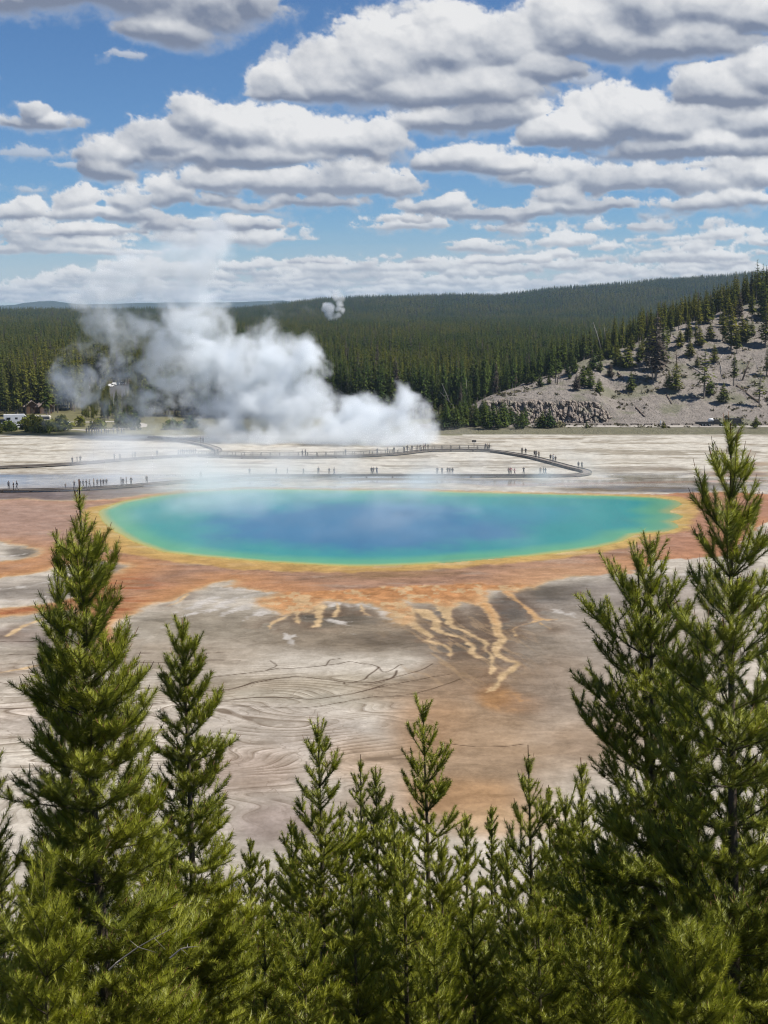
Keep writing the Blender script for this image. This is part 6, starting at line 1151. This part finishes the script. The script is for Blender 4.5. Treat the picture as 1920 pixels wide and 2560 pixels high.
# (x, y, half width, weight, distance, half height) in photo pixels
PUFFS = [puff(*a) for a in [
    (700, 1100, 150, 1.0, 372, 60), (850, 1095, 130, 1.0, 370, 55), (980, 1085, 110, 1.0, 368, 48), (1060, 1095, 42, .7, 368, 26), (600, 1090, 120, .75, 376, 60), (1000, 1025, 62, .9, 372, 55), (1012, 985, 30, .6, 374, 26), (950, 1050, 80, 1.0, 374, 50), (1062, 1048, 40, .65, 370, 40), (870, 1030, 70, .9, 376, 50), (905, 1005, 40, .6, 378, 34),
    (640, 1010, 130, 1.0, 378, 100), (740, 1020, 110, .95, 378, 80), (600, 930, 110, 1.0, 380, 90), (690, 920, 100, 1.0, 380, 75), (770, 905, 62, 1.0, 380, 62), (730, 870, 70, .9, 382, 40), (640, 880, 80, .9, 384, 50), (800, 930, 40, .8, 380, 36), (790, 1000, 60, .6, 378, 40), (830, 990, 46, .5, 378, 26),
    (520, 900, 80, .85, 384, 90), (480, 820, 80, .75, 386, 80), (430, 880, 80, .6, 388, 70), (500, 740, 62, .62, 388, 70), (510, 670, 64, .55, 390, 60), (470, 700, 70, .42, 392, 50), (440, 770, 70, .5, 390, 70), (545, 800, 46, .6, 388, 60),
    (330, 830, 80, .50, 394, 80), (270, 800, 70, .46, 396, 70), (230, 770, 50, .40, 398, 50), (300, 740, 80, .42, 398, 60), (390, 850, 70, .56, 392, 60), (380, 960, 90, .42, 392, 70), (250, 900, 90, .30, 398, 80), (210, 960, 80, .27, 398, 70), (330, 1010, 110, .38, 396, 50), (480, 1000, 90, .5, 384, 70), (500, 1070, 100, .55, 380, 50), (410, 1060, 90, .3, 390, 40), (180, 1040, 80, .22, 398, 30), (100, 1050, 70, .14, 400, 26),
    (680, 820, 52, .34, 388, 40), (700, 770, 40, .30, 390, 36), (740, 790, 30, .25, 390, 26), (650, 780, 30, .26, 390, 40), (690, 730, 40, .20, 392, 34),
    (390, 650, 150, .36, 400, 70), (520, 625, 80, .58, 394, 70), (455, 645, 80, .50, 396, 70), (330, 690, 110, .40, 400, 60), (515, 685, 56, .68, 392, 60), (500, 590, 90, .42, 396, 50), (420, 740, 80, .42, 394, 60)]]
def plume(X, Y, Z):
    wx = X + 7.0 * (fbm3(X / 9, Y / 9, Z / 9, 3, 5, .6) - .5) * 2; wz = Z + 6.5 * (fbm3(X / 9 + 30, Y / 9, Z / 9, 5, 5, .6) - .5) * 2; wy = Y
    c = np.zeros(X.shape)
    for px, py, pz, rx, rz, w in PUFFS:
        ryy = max(4.5, min(rx, 9.0)); d = ((wx - px) / rx) ** 2 + ((wy - py) / ryy) ** 2 + ((wz - pz) / rz) ** 2
        c = np.maximum(c, w * np.clip(1.25 - d, 0, 1) ** .8) if w > .55 else np.maximum(c, w * np.clip(1.3 - d, 0, 1))
    n = fbm3(wx / 6.0, Y / 6.0, wz / 5.0, 11, 6, .62); b = 1 - np.abs(2 * fbm3(wx / 7, wy / 7, wz / 6, 21, 4, .5) - 1) * 1.5
    f = .62 * (n - .5) * 2 + .30 * (b - .6)
    Nn = (n - .5) * 4 + .35 * (b - .6); d = np.clip(c * 1.08 + .76 * Nn * (1 - .55 * sstep(22, 46, Z)) - .38 + .14 * sstep(22, 46, Z), 0, 1.2) * sstep(0, .12, c); d = d ** 1.25
    d *= sstep(-.3, .6, Z) * sstep(352, 357, Y)
    return d
steam_volume('steam', 'billowing white steam plume rising behind the railed boardwalk', (at(60, 900, YS)[0], 350, -.5), (at(1140, 900, YS)[0], 408, 64), .52, plume, .33, (.93, .96, .985))
def mist(X, Y, Z):
    n = fbm3(X / 7, Y / 9, Z / 4, 31, 4, .55); m = fbm3(X / 26, Y / 22, Z / 10, 37, 3); px = CX + F * X / (Y * CP)
    g = sstep(.47, .75, n * .6 + m * .4); d = g * sstep(9 + 6 * m, 0, Z) * sstep(196, 214, Y) * sstep(312, 286, Y)
    back = sstep(215, 275, Y); d = d * (.35 + 2.2 * back) * sstep(1700, 1350, px) * sstep(60, 330, px)
    # thicker drift at the far left of the pool hiding the walkers
    l = np.exp(-(((px - 330) / 190) ** 2 + ((Y - 292) / 24) ** 2)) * np.exp(-np.maximum(Z, 0) / (3.2 + 3 * m)) * sstep(.32, .75, n * .6 + m * .4) * 1.5 * sstep(14, 8, Z); l2 = np.exp(-(((px - 560) / 180) ** 2 + ((Y - 283) / 20) ** 2)) * sstep(8, 0, Z) * (.3 + n)
    return np.clip(d * .75 + l * .95 + l2 * .9 + .22 * (.5 + m) * np.exp(-np.maximum(Z, 0) / 3.5) * sstep(240, 268, Y) * sstep(300, 288, Y) * sstep(1480, 1150, px) * sstep(200, 420, px) * sstep(13, 8, Z), 0, 2) * sstep(-.1, .5, Z)
steam_volume('mist', 'thin blue-white mist drifting over the hot pool', (-62, 194, -.2), (62, 316, 14), 1.0, mist, .055, (.93, .97, 1.0))
def geyser(X, Y, Z):
    def bl(x, y, r, w): p = at(x, y, 1750); k = .92 * r * 1750 / F; d = ((X - p[0]) ** 2 + (Y - 1750) ** 2 + (Z - p[2]) ** 2) / k ** 2; return w * np.clip(1.3 - d, 0, 1)
    X = X + 5 * (fbm3(X / 5, Y / 5, Z / 5, 43, 4, .6) - .5); Z = Z + 5 * (fbm3(X / 5 + 9, Y / 5, Z / 5, 44, 4, .6) - .5); c = np.max([bl(818, 770, 16, 1), bl(826, 772, 13, 1), bl(846, 772, 9, .8), bl(848, 758, 12, .5), bl(843, 738, 17, .4), bl(852, 745, 13, .35), bl(856, 776, 8, .7), bl(822, 784, 14, .8), bl(826, 794, 11, .7), bl(846, 788, 9, .6), bl(838, 792, 10, .5)], 0); n = fbm3(X / 6, Y / 6, Z / 6, 41, 4); return np.clip(c + .55 * (n - .5) * (c > 0) - .06, 0, 1)
pg = at(834, 765, 1750); steam_volume('steam', 'small distant white steam cloud above the forest on the horizon', (pg[0] - 20, 1732, pg[2] - 22), (pg[0] + 22, 1768, pg[2] + 26), .9, geyser, .26)
# ---------------------------------------------------------------- haze
def haze():
    t = NT('valley_air'); pv = t.n('VolumePrincipled'); pv.inputs['Color'].default_value = (.55, .75, 1.0, 1); pv.inputs['Density'].default_value = 4.8e-5; pv.inputs['Anisotropy'].default_value = .2; t.t.links.new(pv.outputs[0], t.out.inputs['Volume']); t.m.cycles.volume_sampling = 'DISTANCE'
    m = MB(); m.box((0, 6800, 74), (16000, 14400, 156)); o = m.build('haze', t.m); tag(o, 'thin blue air over the valley', None, None, 'stuff')
haze()
